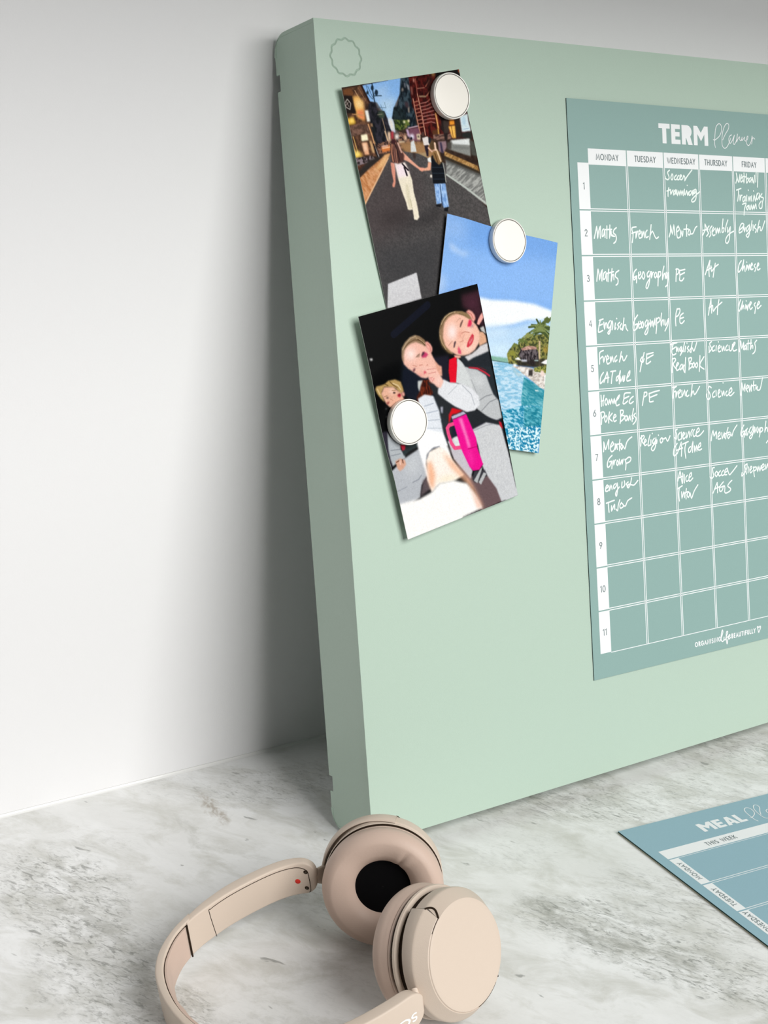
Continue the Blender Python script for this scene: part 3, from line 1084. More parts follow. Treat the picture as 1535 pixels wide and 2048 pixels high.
# strokes of the pen and print on the term planner, in millimetres from its top left corner
D_HAND = [
[
[(103.2,48.1),(101,49.8),(102.1,52.3),(102.4,54.2),(100.7,55.3),(98.4,54.3),(98.2,52.9)],
[(105.8,50.8),(104.4,53.6),(105.5,55.3),(106.7,53.5),(106.4,51)],
[(110.6,51.5),(108.7,52.9),(108.2,54.7),(110,55),(111.7,53.4)],
[(113.3,51.7),(111.6,53.1),(111.5,54.8),(113.1,54.9),(114.6,53.3)],
[(114.6,53.3),(116.3,51.9),(115.2,51.3),(114.2,53.3),(115.3,54.9),(117.2,54.1),(118.7,51.5)],
[(118.7,51.5),(119.9,53.1),(119.6,55.4),(122.4,52.2),(128,47.2)]],
[
[(101.6,61.4),(100.7,64.7),(100.5,67.8)],
[(99.4,63.9),(103.5,62.7)],
[(103.5,62.7),(103.5,66.1),(105,64.1),(106.3,63)],
[(108.7,62.9),(106.6,64.6),(106.7,66.6),(108.4,65.1),(109.1,62.9),(109.3,66.2)],
[(110.3,62.9),(110.9,67),(112.6,63.6),(113.4,66.7),(114.8,63.3),(115.7,66.4)],
[(115.7,66.4),(117.2,63.3),(117.4,66.9)],
[(118.9,62.1),(118.7,66)],
[(122,59),(122.1,59.1)],
[(119.5,66.3),(121.3,63.2),(122,66.5),(123.3,64.2)],
[(125.9,63.1),(124,64.2),(123.8,66.5),(125.7,65.9),(127.5,63),(127.7,66.4),(130,63.5)],
[(131.3,61.8),(128.7,63),(128.6,65),(130.7,64.6),(132.1,62.4),(131.8,66.9),(130.4,70.3),(127.4,71.7),(126.3,70.4),(128.9,68.1),(132.3,65.7),(135.8,63.7)]],
[
[(179.2,48),(179.8,52),(178.3,55.8)],
[(179.2,48),(181.4,54.9),(183.5,48.5),(182.3,54.8)],
[(185.7,49),(184.2,51.9),(184.5,54.8),(186.7,53.6)],
[(184.6,52.2),(186.9,50.4)],
[(188.4,47.7),(188.6,51.8),(187.9,55.3),(186.9,50.4),(190.8,50.8)],
[(191.4,48.2),(191,55.2),(193.3,53.4),(193.2,51.4),(191.6,52.3)],
[(196.6,51),(194.3,52.5),(195,54.8),(197.4,52.1),(197.7,55)],
[(198.3,50.9),(199.9,55.5),(201.1,49.1)],
[(203.2,46.1),(202.1,54.3)],
[(205.2,47.2),(204,58.3)]],
[
[(178.9,61.3),(184.2,59.9)],
[(181.1,61.2),(180.8,65.3),(179.7,69.9)],
[(182.6,65.2),(182.5,69.6),(183.9,65.8),(185.2,65.2)],
[(188.3,66),(186,67.5),(186.3,70.4),(188.4,68.6),(188.9,65.7),(188.9,69.7)],
[(190.9,65.1),(190.3,69.7)],
[(192.9,60.9),(193,61.2)],
[(192.2,69.7),(193.5,66.2),(194.2,69.6),(195.3,66.1)],
[(196.7,65.5),(196,69.6)],
[(199.1,61.4),(199.2,61.7)],
[(198.2,69.6),(199.8,64.9),(200.9,69.5),(202.4,66),(203.4,63.6)],
[(204.8,63),(202.5,65.4),(203.2,68.3),(205.6,65.9),(206.6,63),(205.9,68.2)],
[(209.3,63.5),(207.4,65.9),(210.9,67),(209.4,70.5),(208.7,74.6),(206,75.3),(205.2,72.4),(208.1,69.4)]],
[
[(185.3,72.4),(189.7,71.5),(187.7,75.6),(186.8,80.8)],
[(192.3,73.2),(190,74.9),(191.2,76.7),(193.2,73.2),(193.4,76.3)],
[(194.8,76.3),(195.8,72.8),(197,76.3),(198.5,72.8),(199.2,76),(201.2,71.8),(201.9,75.6)]],
[
[(99.8,98.6),(101.6,94.2),(101.9,89.7),(103.5,96.4),(105.5,89.4),(106.1,97.2)],
[(110.4,90.2),(108.2,93),(109,99.2),(111.9,98.6)],
[(108.5,94.7),(111.4,93),(110.7,91),(109.5,91.3)],
[(112.3,98.6),(113,93.5),(114.4,98),(115.4,94.1)],
[(119.8,89.3),(119.2,92.9),(119.3,98)],
[(116.3,92.7),(121.3,92.4)],
[(122.1,92.9),(120.7,95.7),(122.2,97.1),(123.6,94.9),(122.9,92.9)],
[(123.9,96.3),(126.5,95.7),(129.2,91.7),(131.3,90.3)]],
[
[(137.6,97.1),(140.4,92.8),(140.6,88.5),(143.3,93.9),(144.4,95.6)],
[(138.2,93.4),(143.8,92.5)],
[(145.2,89.9),(142.5,92.8),(144,95.6),(141.8,97.9)],
[(148.5,89.9),(145.8,92.7),(146.9,96.2),(145.1,98.4)],
[(150.2,91),(148.3,93.9),(149.4,97.3),(151.6,96.7)],
[(149.2,94.1),(151.4,92.1)],
[(152.7,91.5),(152.9,96.1),(154.8,91.5),(155.5,95.5),(157,91.5),(157.6,95)],
[(161.6,84.3),(160.5,89.8),(159.8,94.4),(161.5,94.4),(162.5,91.5),(160.8,91.5)],
[(167.2,85.1),(164.8,89.7),(163.7,94.1)],
[(166.4,90.9),(166.6,94.9),(169.9,90.3),(168.8,95.5),(168.1,100.1),(165.8,103.3),(163.6,102.4),(164.7,98.9),(168.8,95.7),(174.1,93.7)]],
[
[(180.2,93.1),(184.3,90.7),(186.2,88.4),(184,87.5),(181.7,89.6),(180.2,93.1),(180.5,95.1),(183.7,93.9)],
[(184.6,93),(186.1,90.1),(186.5,94.2),(187.8,91)],
[(191.9,88.9),(189.1,91.3),(189.4,93.9),(192.2,91.2),(193.2,88.3),(192.4,95.3),(190.5,98.5),(188.4,97.1),(191.6,94.7),(194.4,92.4)],
[(196.1,85.4),(194.4,92.4)],
[(197.2,88.6),(197,93)],
[(200.4,88.2),(198.5,90.6),(201,92.3),(199.6,94.7)],
[(205,85),(203.4,89.4),(201.8,94.7),(203.3,91.2),(205.6,90),(205.9,92.9),(207.8,92.3),(211.7,85.2)]],
[
[(21.1,99.9),(23,94.5),(24.1,91.4),(24.4,96.3),(24.5,99.9),(25.7,94.9),(27.8,91.2),(27.2,95.8),(27.3,99.8)],
[(31.1,93.1),(29.5,94.5),(29.2,98.5),(30.8,97.6),(32,93.6),(32,99.4)],
[(34.4,90.9),(34.1,95.3),(33.8,100)],
[(32.7,93.6),(39.2,93.3)],
[(37.5,90.2),(36.9,95.3),(36.6,99.8),(38.2,94),(38.6,98)],
[(38.9,98),(40.2,97.5)],
[(44,92.1),(41.7,93.5),(40.6,95.8),(43,97.5),(43.5,100.2),(42.4,102.5),(40.5,103.6)],
[(39.8,98.4),(42,98.4)]],
[
[(64.8,91.3),(60.9,91.8),(60.1,93.4),(61.2,97),(59.9,102.9)],
[(60,96.1),(63.6,95.2)],
[(64.6,94.7),(63.9,99.7),(65.8,95.1),(66.5,94.5)],
[(68.2,93.8),(67,97),(67.8,99.7),(69.5,99.2)],
[(67.3,97),(69.3,95.6),(68.5,93.8)],
[(70.7,94.7),(70.4,99.2),(72.7,94.6),(73,99.2)],
[(76.3,93.7),(74.5,95.6),(74.7,99.2),(77.3,98.3)],
[(80.8,89.6),(79.8,94.6),(78.5,101),(79.3,97.4),(81.5,94.6),(82.7,95.5),(84.2,98.3),(85.8,99.9),(88.1,98.7)]],
[
[(21.6,131.3),(22.5,126.6),(23.4,122.6),(24.3,126.6),(24.4,130.2),(25.9,125.8),(27.7,123.1),(26.8,127.6),(26.8,131.1)],
[(31,124.5),(29,125.8),(28.2,129.8),(30.1,129.4),(31.6,125.4),(31.5,131.2)],
[(34.2,122.7),(33.3,127.6),(33,131.7)],
[(32.2,125.8),(39.1,124.5)],
[(37.7,122.3),(36.7,127.7),(36.2,131.7),(37.7,127.2),(39,126.8),(39.1,130.4)],
[(44.6,123.7),(41.3,125.5),(40.8,128.2),(43.2,130),(43,133.2),(41,134.5)]],
[
[(63.1,123),(60.8,124.8),(59.6,127.9),(59.8,130.7),(61.4,130.2),(63.2,128),(60.5,128.9)],
[(63.2,128),(62.5,133)],
[(65.3,125.3),(65,129.4),(66.6,129.9),(68.3,128)],
[(65.8,127.6),(67.5,126.2),(66.9,124.8)],
[(70.2,124.9),(68.7,128),(70.1,130.4),(71.6,128.1),(70.8,125.3)],
[(76.4,124.5),(74.3,126.3),(74.8,129),(77.2,127.2),(78,124.5),(76.7,130.9),(75.4,135),(73.6,137.5),(72.4,136.4),(73.9,133.2),(76.7,130.4)],
[(79,124.9),(78.7,129.5),(80.2,125.9),(81.3,125.4)],
[(83.6,125.4),(81.8,127.3),(82.7,129.6),(84.4,127.8),(84.6,125.5),(85,129.2)],
[(86.6,125),(85.9,130.6),(85.3,135.7)],
[(86.5,125.5),(88.6,125),(88.8,127.4),(86.7,129.2)],
[(92.8,120.9),(91.2,125.1),(90.5,131.1),(92.1,127.4),(93.5,126.5),(93.6,130.2)],
[(94.9,125.6),(94.9,130.2),(97.6,125.1),(96.5,131.2),(95.6,134.9),(93.5,136.5)]],
[
[(26.3,159.2),(22.2,160.2)],
[(23.5,159.8),(21.6,164.7),(21,168.8),(25.4,167.6)],
[(21.6,164),(25.4,163)],
[(26.8,161.7),(27.1,166.7),(28.2,163.1),(29.5,162.3),(29.9,165.9)],
[(33.4,160.6),(31,163.2),(31.5,166.4),(34.1,163.8),(34.6,161.1),(33.3,167.4),(31.5,170.5),(30.3,169.5),(32.7,167.4)],
[(35.6,161.1),(35.7,164.7),(34.9,167.4)],
[(38.6,162.6),(37.7,167.1),(39,166.2)],
[(40.1,159.2),(40.2,159.4)],
[(43.1,162.2),(40.8,164),(41.9,165.4),(40.5,167.4)],
[(44.9,163.2),(43.2,165.4),(44,167.5),(45.7,166.4)],
[(47.7,159.2),(46.5,164.2),(45.5,168.7),(47,165.1),(49,164.2),(49.5,167),(51,168.7)]],
[
[(62.3,157.3),(58.9,160.9),(57,165.4),(57.4,168.6),(60.1,167.8),(61.6,164.2)],
[(59.3,164.6),(61.9,164),(61.1,167.4)],
[(63,162.4),(63,167),(65.3,166.6)],
[(63.2,164.5),(65.5,163.4),(64.6,162)],
[(66.9,162.5),(65.7,165.2),(66.9,167.1),(68,164.9),(67.5,162.5)],
[(71.9,161.3),(69.8,163.5),(70.2,166.3),(72.3,164.5),(73.2,161.3),(72.9,165.9),(72.3,170.1),(70.2,172.3),(69,171.4),(70.4,169.1),(75.4,162.8)],
[(75.5,161.4),(75.5,166.5),(77.1,162.4)],
[(78,162.4),(78.4,166.6),(80.5,160.6),(80.5,165.3)],
[(82.1,160.2),(82.2,165.3),(81.1,171.8)],
[(82.4,161.1),(85.1,159.8),(85.7,162.2),(83.2,163.9)],
[(88,156.6),(87,161.7),(87.1,166.4),(88.3,162.7),(89.7,161.8),(90.1,165.6)],
[(91.4,161.9),(91.8,166.1),(94,162.9),(95.4,161),(94.2,165.7),(92.3,168.4),(90.9,170.3)]],
[
[(106.6,122.9),(105.9,127.5),(105.3,132.6)],
[(105.8,123.4),(108,123.1),(109.1,124.4),(108.2,126.5),(106.3,127.5)],
[(109.5,123.9),(109.9,128.5),(109.4,131.6),(112,132.2),(114.3,130.1)],
[(109.4,124.4),(112.8,124),(115.8,123.5)],
[(110,127.8),(115.3,126)]],
[
[(144.7,116.7),(141.3,122.7),(138.7,127.8)],
[(144.7,117),(143.1,123.7),(143.2,129.2)],
[(140.4,124.7),(146.3,122.2)],
[(145.6,121.1),(146.1,125.3),(149.8,122.2),(154.2,119.9)],
[(150.7,119.1),(148.9,124.8),(147.6,129.8)]],
[
[(181.6,117.2),(178.6,120.3),(177.4,125.1),(178.3,126.2),(181.7,123),(183.5,119.3),(184.4,117.2)],
[(184.4,116.6),(183.3,122),(182.4,125.1),(185,121.4),(185.6,125.7)],
[(188,118.3),(188,118.5)],
[(187.8,120.9),(187.2,124.7),(189,120.9),(190,124.7),(191.1,120.4),(192.1,124.2)],
[(193,121.5),(194.7,120.4),(194,119.1),(192.6,121.5),(193.3,124.4),(195.4,123.7)],
[(198.4,119.9),(196.7,121.5),(198.6,123.7),(197.3,125.8)],
[(199.9,122.6),(202.5,120.5),(201.7,119.1),(200.3,122.1),(201,124.8),(203.9,123.7)]],
[
[(105.5,153.6),(103.8,157.7),(103.1,162.8),(103.3,166.7)],
[(105.1,154.2),(108.1,153.7),(108.4,155.8),(106.3,158.8),(103.7,159.8)],
[(112,157.2),(108.5,159.4),(107.9,164),(110,165.1),(112.8,163.1)],
[(108,161.4),(112.2,160.5)]],
[
[(144.2,147),(142.3,153),(140.4,159.5)],
[(144.1,147.3),(144.2,153),(144.3,158)],
[(141.4,154),(145.8,152)],
[(145.8,152),(146.3,156.5),(149.6,153.7),(156.8,149.7)],
[(153.4,147.7),(151.5,153.8),(150.8,159.3)]],
[
[(179.1,148.3),(177.4,151.2),(175.9,156.5),(177,157.3),(179.2,154.4),(181,150.7),(181.5,149.1),(180.5,152.9),(179.9,156.1),(182.1,152.9),(182.7,155.6)],
[(185.7,149.2),(185.8,149.5)],
[(184.9,152.4),(184.8,155.6),(186.5,153),(186.7,156.8),(188.6,152.5),(189.6,155.2)],
[(189.7,153.6),(191.9,151),(190.7,150.4),(189.3,153.1),(190.4,156.3),(192.9,154.8)],
[(196.8,151.1),(195.1,152.7),(196.6,154.9),(195.5,159.7)],
[(198.3,153.8),(201.6,151.7),(200.9,150.1),(198.7,153.3),(199.4,156),(203.6,153.4)]],
[
[(25,182.5),(21.3,183.9),(20.7,188.4),(20.5,192.3)],
[(20.7,188.9),(23.8,186.8)],
[(24.4,187.3),(24.8,191),(26.2,187.8),(27.1,186.8)],
[(29,186.2),(27.6,189.2),(28.6,192.7),(30.7,191.9)],
[(27.9,189.6),(30.3,188.4),(29.5,186.9)],
[(31.9,187.6),(32,191.6),(33.7,187.3),(34.7,191.3)],
[(38.3,187),(36.4,188.7),(36.5,191.3),(38.7,190.1)],
[(43.4,184.2),(42.2,188.1),(40.7,192.2),(42.5,188.5),(44.1,187.7),(44.8,190.6),(46.3,190.7),(49,187.3)]],
[
[(24,198.8),(21.4,201.5),(20.3,204.9),(20.7,206.9),(23.9,204.3)],
[(27.9,198.6),(25.8,202.6),(24.1,206)],
[(27.9,198.8),(28.5,202.8),(28,206.5)],
[(24.9,203.4),(29.4,202.8)],
[(31.5,198.5),(36.7,198.2)],
[(33.6,198.9),(32.4,203),(31.6,207.3)],
[(39.2,202),(37.3,203.2),(36.8,205.6),(38.7,204.6),(41.6,198),(40.3,203.4),(39.7,208)],
[(41,202.6),(41.4,206.5),(44.1,202.3),(43.8,206.2),(44.8,205.8),(46,201.9),(45.1,205.9)],
[(47.7,204.2),(50.6,202.2),(51.4,199.1),(49.8,200.4),(48,203.8),(48.1,206.5),(51.9,205.8)]],
[
[(67.5,185.9),(66,189.6),(64.2,194),(62.2,200.1)],
[(65.1,189.1),(63,191.7),(65.5,193.2),(67.2,190.6)],
[(70.2,187.1),(69.7,190.7),(69.2,194.2),(70.7,194.5),(74,192.9)],
[(70.2,187.3),(77.2,186.3)],
[(69.7,190.7),(77.1,188.1)]],
[
[(20.5,215.6),(20.5,219.8),(20.3,223.7)],
[(23.5,215.8),(22.3,219.9),(22.1,223.4)],
[(20.2,220),(22.9,219.5)],
[(25.4,218.3),(24.1,220.9),(25.1,223.2),(26.8,221.1),(26,218.4)],
[(27.6,222.9),(28.7,219.4),(29.7,222.6),(31.1,219.1),(32.4,222.3),(33.9,218.9),(34.3,222.4)],
[(34.9,221.1),(38.1,219.1),(39.5,216.6),(37.3,218.2),(35.5,221.6),(36,224.3),(38.8,223.6)]],
[
[(51,215.5),(45.1,215.6),(43.9,219.5),(42.8,223),(44.6,223.3),(47.8,221.5)],
[(44.2,219.5),(49.3,218.1)],
[(53.9,218.4),(51,220),(49.3,222.5),(50.8,223.7),(53.7,222.3)]],
[
[(19.5,228.5),(20,232.9),(19.5,237.2)],
[(19.5,228.5),(22.1,228),(23.4,229.8),(21.8,232.1),(20,232.8)],
[(24.6,231),(23,233.1),(24,235.8),(25.7,233.3),(24.9,231)],
[(28.4,228.6),(27.2,232.5),(27,236.7)],
[(31.1,229.7),(27.8,233),(30.7,235.6)],
[(32,233.7),(34.9,232.2),(33.7,230.8),(32.1,233.3),(32.8,236),(35,235.3)]],
[
[(39.7,228.1),(39.7,233),(38.8,237.8)],
[(39.7,228.1),(42.5,228.3),(42.3,230.5),(39.8,232.1),(43.4,232.3),(43,234.5),(39.5,236.5)],
[(45.3,232.5),(43.9,234.1),(45,236.4),(46.7,234.3),(45.6,232.5)],
[(46.8,233),(47.5,236.2),(49.3,232.7),(49.7,235.9)],
[(53.6,227.7),(52.1,232.5),(51.5,237.3)],
[(51.5,232.9),(52.9,235.2)],
[(55.3,231.4),(53.6,233),(55.7,235),(54.9,237.6),(52.3,239.6)]],
[
[(66,216),(64.7,220.4),(63.1,225.9)],
[(65.6,216.4),(68.2,216.1),(68.3,218.3),(66,219.5)],
[(70.9,217.2),(71,221.2),(71.2,223.7),(75,223.5)],
[(70.9,217.4),(77,216.2),(82.2,215.6)],
[(71,220.5),(79.4,218.6)]],
[
[(96.9,180.8),(103.6,179.8)],
[(99.5,180.6),(97.8,184.4),(97.6,187.5),(99.3,189.1),(102,188.2)],
[(97.7,185),(101.9,183.1)],
[(103,183.1),(102.8,186.7),(104.5,183.7),(104.7,186.8)],
[(108.3,183.1),(106.3,184.8),(106.9,186.6),(109,183.9),(108,188),(106.4,190),(110,186)],
[(112.2,179.9),(110.8,183.9),(110.3,187)],
[(113.1,183),(112.1,187.1)],
[(114.8,180.5),(114.8,180.7)],
[(116.5,183.1),(114.9,184.6),(116.3,186),(115.1,187.5)],
[(120.9,179.7),(119.5,184.3),(118.9,187.9),(117.4,186.6),(120.2,184.3),(122,187),(123.6,185),(125.8,180.4)]],
[
[(97.7,192.2),(97.4,197.3),(96.7,202.5)],
[(97.7,192.2),(100.7,191.8),(101.3,193.4),(98.5,196.3),(101.7,200.1)],
[(102.2,198.1),(104.5,196.1),(103.4,195.3),(101.8,197.8),(102.3,201.2),(105,200.3)],
[(107.8,196.8),(105.8,198.8),(106.5,200.9),(108.5,198.9),(109.3,196.9),(109.1,200.5)],
[(112.6,191.8),(111.9,197),(111.2,203.2),(109.5,200),(110.8,197.5)]],
[
[(116,192.5),(116.5,197.2),(115.8,201.4)],
[(116,192.5),(119,192.1),(118.9,194.2),(116.5,196.7),(119.9,196.9),(119,199.4),(115.9,200.8)],
[(121.8,195.9),(119.8,197.9),(120.8,200),(122.5,198),(121.8,195.9)],
[(125.3,196.1),(123.2,198.1),(124.3,200.2),(125.9,198.2),(125.3,196.1)],
[(129,191),(128.2,197.3),(127.5,203.3)],
[(133.5,192),(128.2,198.3),(133,201.7)]],
[
[(143,180.5),(140.6,182),(142,184.7),(142.7,186.3),(139.5,188.8)],
[(139.8,184.1),(139.9,188.8)],
[(146,183.8),(143.6,185.3),(143.8,188),(146.2,187.3)],
[(148.3,183.9),(147.7,187.9)],
[(150.8,180.8),(150.9,181.1)],
[(150.1,186.6),(152.9,185.2),(151.8,183.8),(150.1,186.1),(150.8,188.8),(153.1,188.4)],
[(154.5,184.7),(155.1,188.4),(156.9,184.8),(157.5,188)],
[(161.3,183.9),(159.2,185.9),(159.4,188.1),(162.2,187.7)],
[(163.2,184.5),(163.8,188.5),(166.2,187.8),(167.2,183.6)],
[(167,186.8),(170.5,182.7),(168.9,182.6),(167.5,186.3),(168.5,189),(172.2,188.1)]],
[
[(175.3,189.8),(176.3,185),(177.4,181.1),(178.2,187.3),(180.9,182.5),(180.2,188.4)],
[(183.2,184.8),(181.5,186.3),(181.8,188.5),(183.5,187),(184,184.8),(184.2,188.6)],
[(186.6,181.1),(186,184.9),(185.8,188.7)],
[(184.5,183.8),(190.6,183.5)],
[(189.9,180.7),(189.3,185),(188.7,188.5),(190.5,185.6),(191.7,185.7),(191.6,187.8)],
[(196.8,181.5),(194.2,183.6),(194.9,186.9),(193.9,190.6),(191.3,192.2)]],
[
[(101.2,213.6),(98.2,215),(97.6,218.6),(96.6,222.4)],
[(97.1,214.1),(101.2,213.6)],
[(97.6,218),(99.9,217.1)],
[(100.3,217.7),(100,222.1),(101.7,217.8)],
[(102.7,219.9),(105.5,217.5),(104.8,216.4),(102.8,218.4),(103.3,222.3),(106,221.9)],
[(107,217),(107.1,221.7),(110,217.2),(110.5,221.4)],
[(113.4,217.4),(111.8,219.4),(112.4,222.1),(114.7,221.2)],
[(118.9,213.3),(117.9,217.7),(116.9,222.3),(118.6,219.3),(119.8,218.3),(120.8,221),(122.7,220.1),(127.2,215.1)]],
[
[(140.6,216.9),(138.4,215.7),(136.7,218.3),(138.4,221),(139.1,223.7),(137,226.2),(134.8,224),(134.7,221.6)],
[(144.4,219.8),(141.9,221.8),(142.1,224.4),(144.5,224)],
[(145.9,219.3),(146.1,223.6)],
[(154.5,213.7),(154.6,213.9)],
[(148.1,222.7),(150.6,220.2),(149.5,219),(148.2,221.6),(148.8,224.8),(151.2,224.2)],
[(152.6,220.3),(153.1,224),(154.9,220.4),(155.5,223.7)],
[(158.8,220.6),(157.2,222.2),(158.2,224.4),(160.3,223.4)],
[(160.7,222.9),(164.4,221),(164.1,218.3),(161.6,220.3),(161.1,223.5),(163,224.6),(167.1,222.2)]],
[
[(175.4,224.9),(176.1,219.5),(177.1,215.2),(178,221.2),(180.7,216),(180,221.9)],
[(183.5,217.2),(181.7,219.8),(183.6,222.7)],
[(182.1,220.4),(184.6,218.9),(183.9,217.3)],
[(185.5,217.9),(186,222.8),(188.4,217),(188.1,222.4)],
[(191.4,214.4),(190.8,218.2),(191.4,222)],
[(189.1,218.1),(193.3,217.8)],
[(194.1,217.8),(193.5,221.1),(195.7,219),(195.1,221.7),(198.8,221.4),(202.2,212.3)]],
[
[(20.4,257.7),(20.9,254),(21.1,250.6),(22,254.5),(22.7,256.2),(24.7,252.2),(26.3,249.2),(25.8,253.1),(25.9,256.2)],
[(30.2,251),(28,253.7),(27.6,256.6),(28.6,258.4),(31,257.7),(32.5,255.3)],
[(28,255),(31,253.1),(30.2,251.4)],
[(32.7,252.8),(32.7,257),(34.1,253.8),(34.7,257.2)],
[(37.8,250.1),(37,254),(37,258.4)],
[(33.8,253.4),(39.3,253.2)],
[(39.6,253.8),(38.3,255.4),(39.1,257.6),(40.4,255.6),(39.6,253.8)],
[(41,255.2),(42.6,257.4),(44.6,253),(47.1,250.6),(50.4,249)]],
[
[(29,261.3),(25.7,263.5),(23.8,266.7),(23.9,269.8),(26.2,269),(28.1,266.3)],
[(26.1,265.9),(28.7,266.1),(28.1,271.1)],
[(29.9,265.2),(30.3,268.5),(31.3,265.7),(32.5,265)],
[(34.2,265.5),(33.2,268),(34.3,269.3),(35.3,267.3),(34.5,265.6)],
[(36.3,264.9),(36.6,269.1),(38.9,265.5),(38.9,268.9),(40.3,265.2)],
[(42.1,265.4),(43,268.9),(42.2,273.4)],
[(42.6,265.9),(46.2,264.1),(48.5,265.1),(47.2,267.5),(43.6,268.5)]],
[
[(60.8,248.8),(60.2,253),(59.4,256.7)],
[(58.8,251.2),(62.5,248.9),(63.7,250.3),(61.1,253),(63.3,255.8)],
[(62.8,254.9),(65.6,253.4),(64.7,252),(63.4,254.1),(63.9,256.7),(66,256)],
[(70,249.1),(68.3,252.8),(67.4,257),(69.6,256.7)],
[(70.7,252.9),(70.4,256.8)],
[(72.5,248),(72.5,248.2)],
[(74.4,252),(72.4,253.9),(73.2,256.1),(75.5,253.8),(76.2,251.7),(75.9,255.9),(74.5,259.7),(72.3,261.4),(70.6,259.8),(72.8,257.4),(77.2,254.8)],
[(77.3,253.5),(76.8,256)],
[(79,249.8),(79.1,250)],
[(82.5,252.2),(80.6,253.7),(81.4,256.2),(83.6,254.4),(82.8,252.2)],
[(83.1,253.1),(85.2,253.2),(86.8,252.5),(88.8,255.3),(91.7,251.4)]],
[
[(20.6,286),(23.2,284.6),(22.7,283.1),(21.2,284.4),(20.5,287.3),(22.4,287.7),(24.2,286.8)],
[(24.4,283.9),(24.8,287.3),(26.4,283.7),(27.4,286.7)],
[(31.1,282.9),(29,284.4),(29.4,286.5),(31.9,284.7),(32.9,282.7),(33.2,286.5),(31.7,292.2),(30.6,290.8),(31.9,288.5),(35,285.8)],
[(38.1,282.3),(37.5,286.5),(40.6,285.1),(40.5,281.7)],
[(44.5,282.9),(42.3,284.4),(44.3,285.9)],
[(48.2,280.1),(47.1,283.6),(44.8,287.2),(43.1,286.2),(45,284.7),(47.9,285.4),(50.8,285.7),(54.8,282.7)]],
[
[(20.7,296.7),(29.2,295.3)],
[(22.8,296.3),(22.8,299.7),(23.2,303.7)],
[(26,299.2),(25.8,303),(28.3,299.5),(29.2,298.7),(29,302.1)],
[(34.9,295.5),(33,299.5),(32.1,303.5),(30.5,302.2)],
[(36.6,297.8),(34.7,299.7),(35.1,301.9),(37.8,301.3),(38.2,299.7),(36.5,298.2)],
[(38.2,300.1),(40.5,300.8),(43,297.2),(47.5,295.4)]],
[
[(100,246.9),(98.2,248),(99.1,251),(98.5,254.5),(96.8,253.3)],
[(103.1,249.8),(100.8,251.7),(100.9,255.4),(103.5,254.9)],
[(104.5,249.5),(104.5,254.9)],
[(105.7,253),(108,251.2),(107,249.9),(105.8,252.1),(106.7,255.1),(108.9,253.8)],
[(109.8,250.4),(110.3,254.4),(113.1,249.6),(113.6,254.2)],
[(117.1,248.4),(115.2,250.8),(115.4,253.3)],
[(119.3,248.6),(117.4,250.9),(118.3,254),(120.5,253.2)],
[(120.9,251.7),(124.7,250),(124.1,247.7),(121.8,249.8),(121.2,253.8),(125.2,253.6),(129.8,250.4)]],
[
[(99.4,258),(96,261.2),(94.7,265.1),(95.6,267.4),(99.3,265.5)],
[(104,257.4),(101.6,261.7),(98.9,265.9)],
[(103.7,257.9),(104.1,262.4),(103.4,268.3)],
[(98,263.4),(105.2,262)],
[(105.4,259),(111.9,257.5)],
[(109,258.8),(107.6,263.2),(108.3,270.3)],
[(114.2,261.7),(112,263.1),(111.8,266),(114.4,264.8),(117,257.9),(116.7,261.9),(116.1,266.4)],
[(118.6,261.6),(118.7,266.1),(121.1,261.3),(121.2,265.8)],
[(122.5,263.4),(125.5,262.2),(125.6,259.6),(123.3,261.5),(122.4,264.4),(124.2,265.3),(126.8,264.5)]],
[
[(138.2,258.9),(139.1,254.7),(140.8,251.2),(141.7,255.4),(144.5,252),(144.2,257.6)],
[(146.1,256.7),(148.8,254.9),(148.2,252.8),(146.2,255.2),(146.4,258.3),(149.4,258)],
[(150.8,253.5),(151.3,258.2),(153.8,253.7),(153.9,257.8)],
[(158.5,250),(156.4,254.5),(155,258.7)],
[(154.1,254.8),(160.2,253.7)],
[(159.3,255.2),(157.4,256.6),(158.4,258.7),(160.8,256.3),(159.3,255.2)],
[(161.3,254.3),(162.7,257),(164.8,253),(169.2,248.7)]],
[
[(177.6,249.4),(174.8,252.3),(173.4,256.3),(174.8,258.5),(178,255.6)],
[(175.4,254.9),(178.1,254.6),(177.5,259.2)],
[(180.1,253.2),(178.5,255.1),(179.5,257.8)],
[(181.7,252.3),(180.4,254.2),(181,257.9),(182.7,254.9)],
[(186.4,251.6),(183.9,254),(185,256.7),(187.8,253.8),(188.8,250.7),(188.5,256.4),(185.5,260.9),(183.6,259.7),(186.1,257.8),(189.3,255.4)],
[(190.3,251.9),(190.4,256.6),(192.2,252.5)],
[(194.2,252.2),(192.9,254.7),(193.9,256.8),(195.7,253.3),(196.3,257)],
[(197.3,252.9),(197.1,256.5),(195.7,260.4)],
[(197.6,253.5),(199.6,253.1),(200.3,255.2),(197.9,256.6)],
[(204.6,248.2),(203.6,252.9),(202.6,257),(204.3,254),(205.9,253.6),(206.2,256.7)],
[(206.6,264.1),(204.1,266)]],
[
[(98.4,287.4),(99.6,284),(101.3,280.1),(102.1,284.7),(103.2,289.8)],
[(98.8,285.2),(103.2,284.3)],
[(104.1,281.7),(104.2,284.9),(103.6,289.4)],
[(105.8,283.1),(105.6,289.6)],
[(109.3,283.9),(107.4,285.7),(108,288.6),(110.2,288)],
[(111,286.1),(113.6,284.8),(113.8,282.3),(111.5,284.1),(110.9,288.1),(112.3,288.7),(115.3,286.7)]],
[
[(97.6,293.6),(103.1,291.6)],
[(99.8,292.8),(98.8,297.4),(99.2,303.2)],
[(102.1,296.3),(102.2,301.3),(104.6,296.5),(105.1,301.1)],
[(107.6,294.3),(106.7,298.2),(106.8,302.3)],
[(105.6,297.6),(108.6,296.9)],
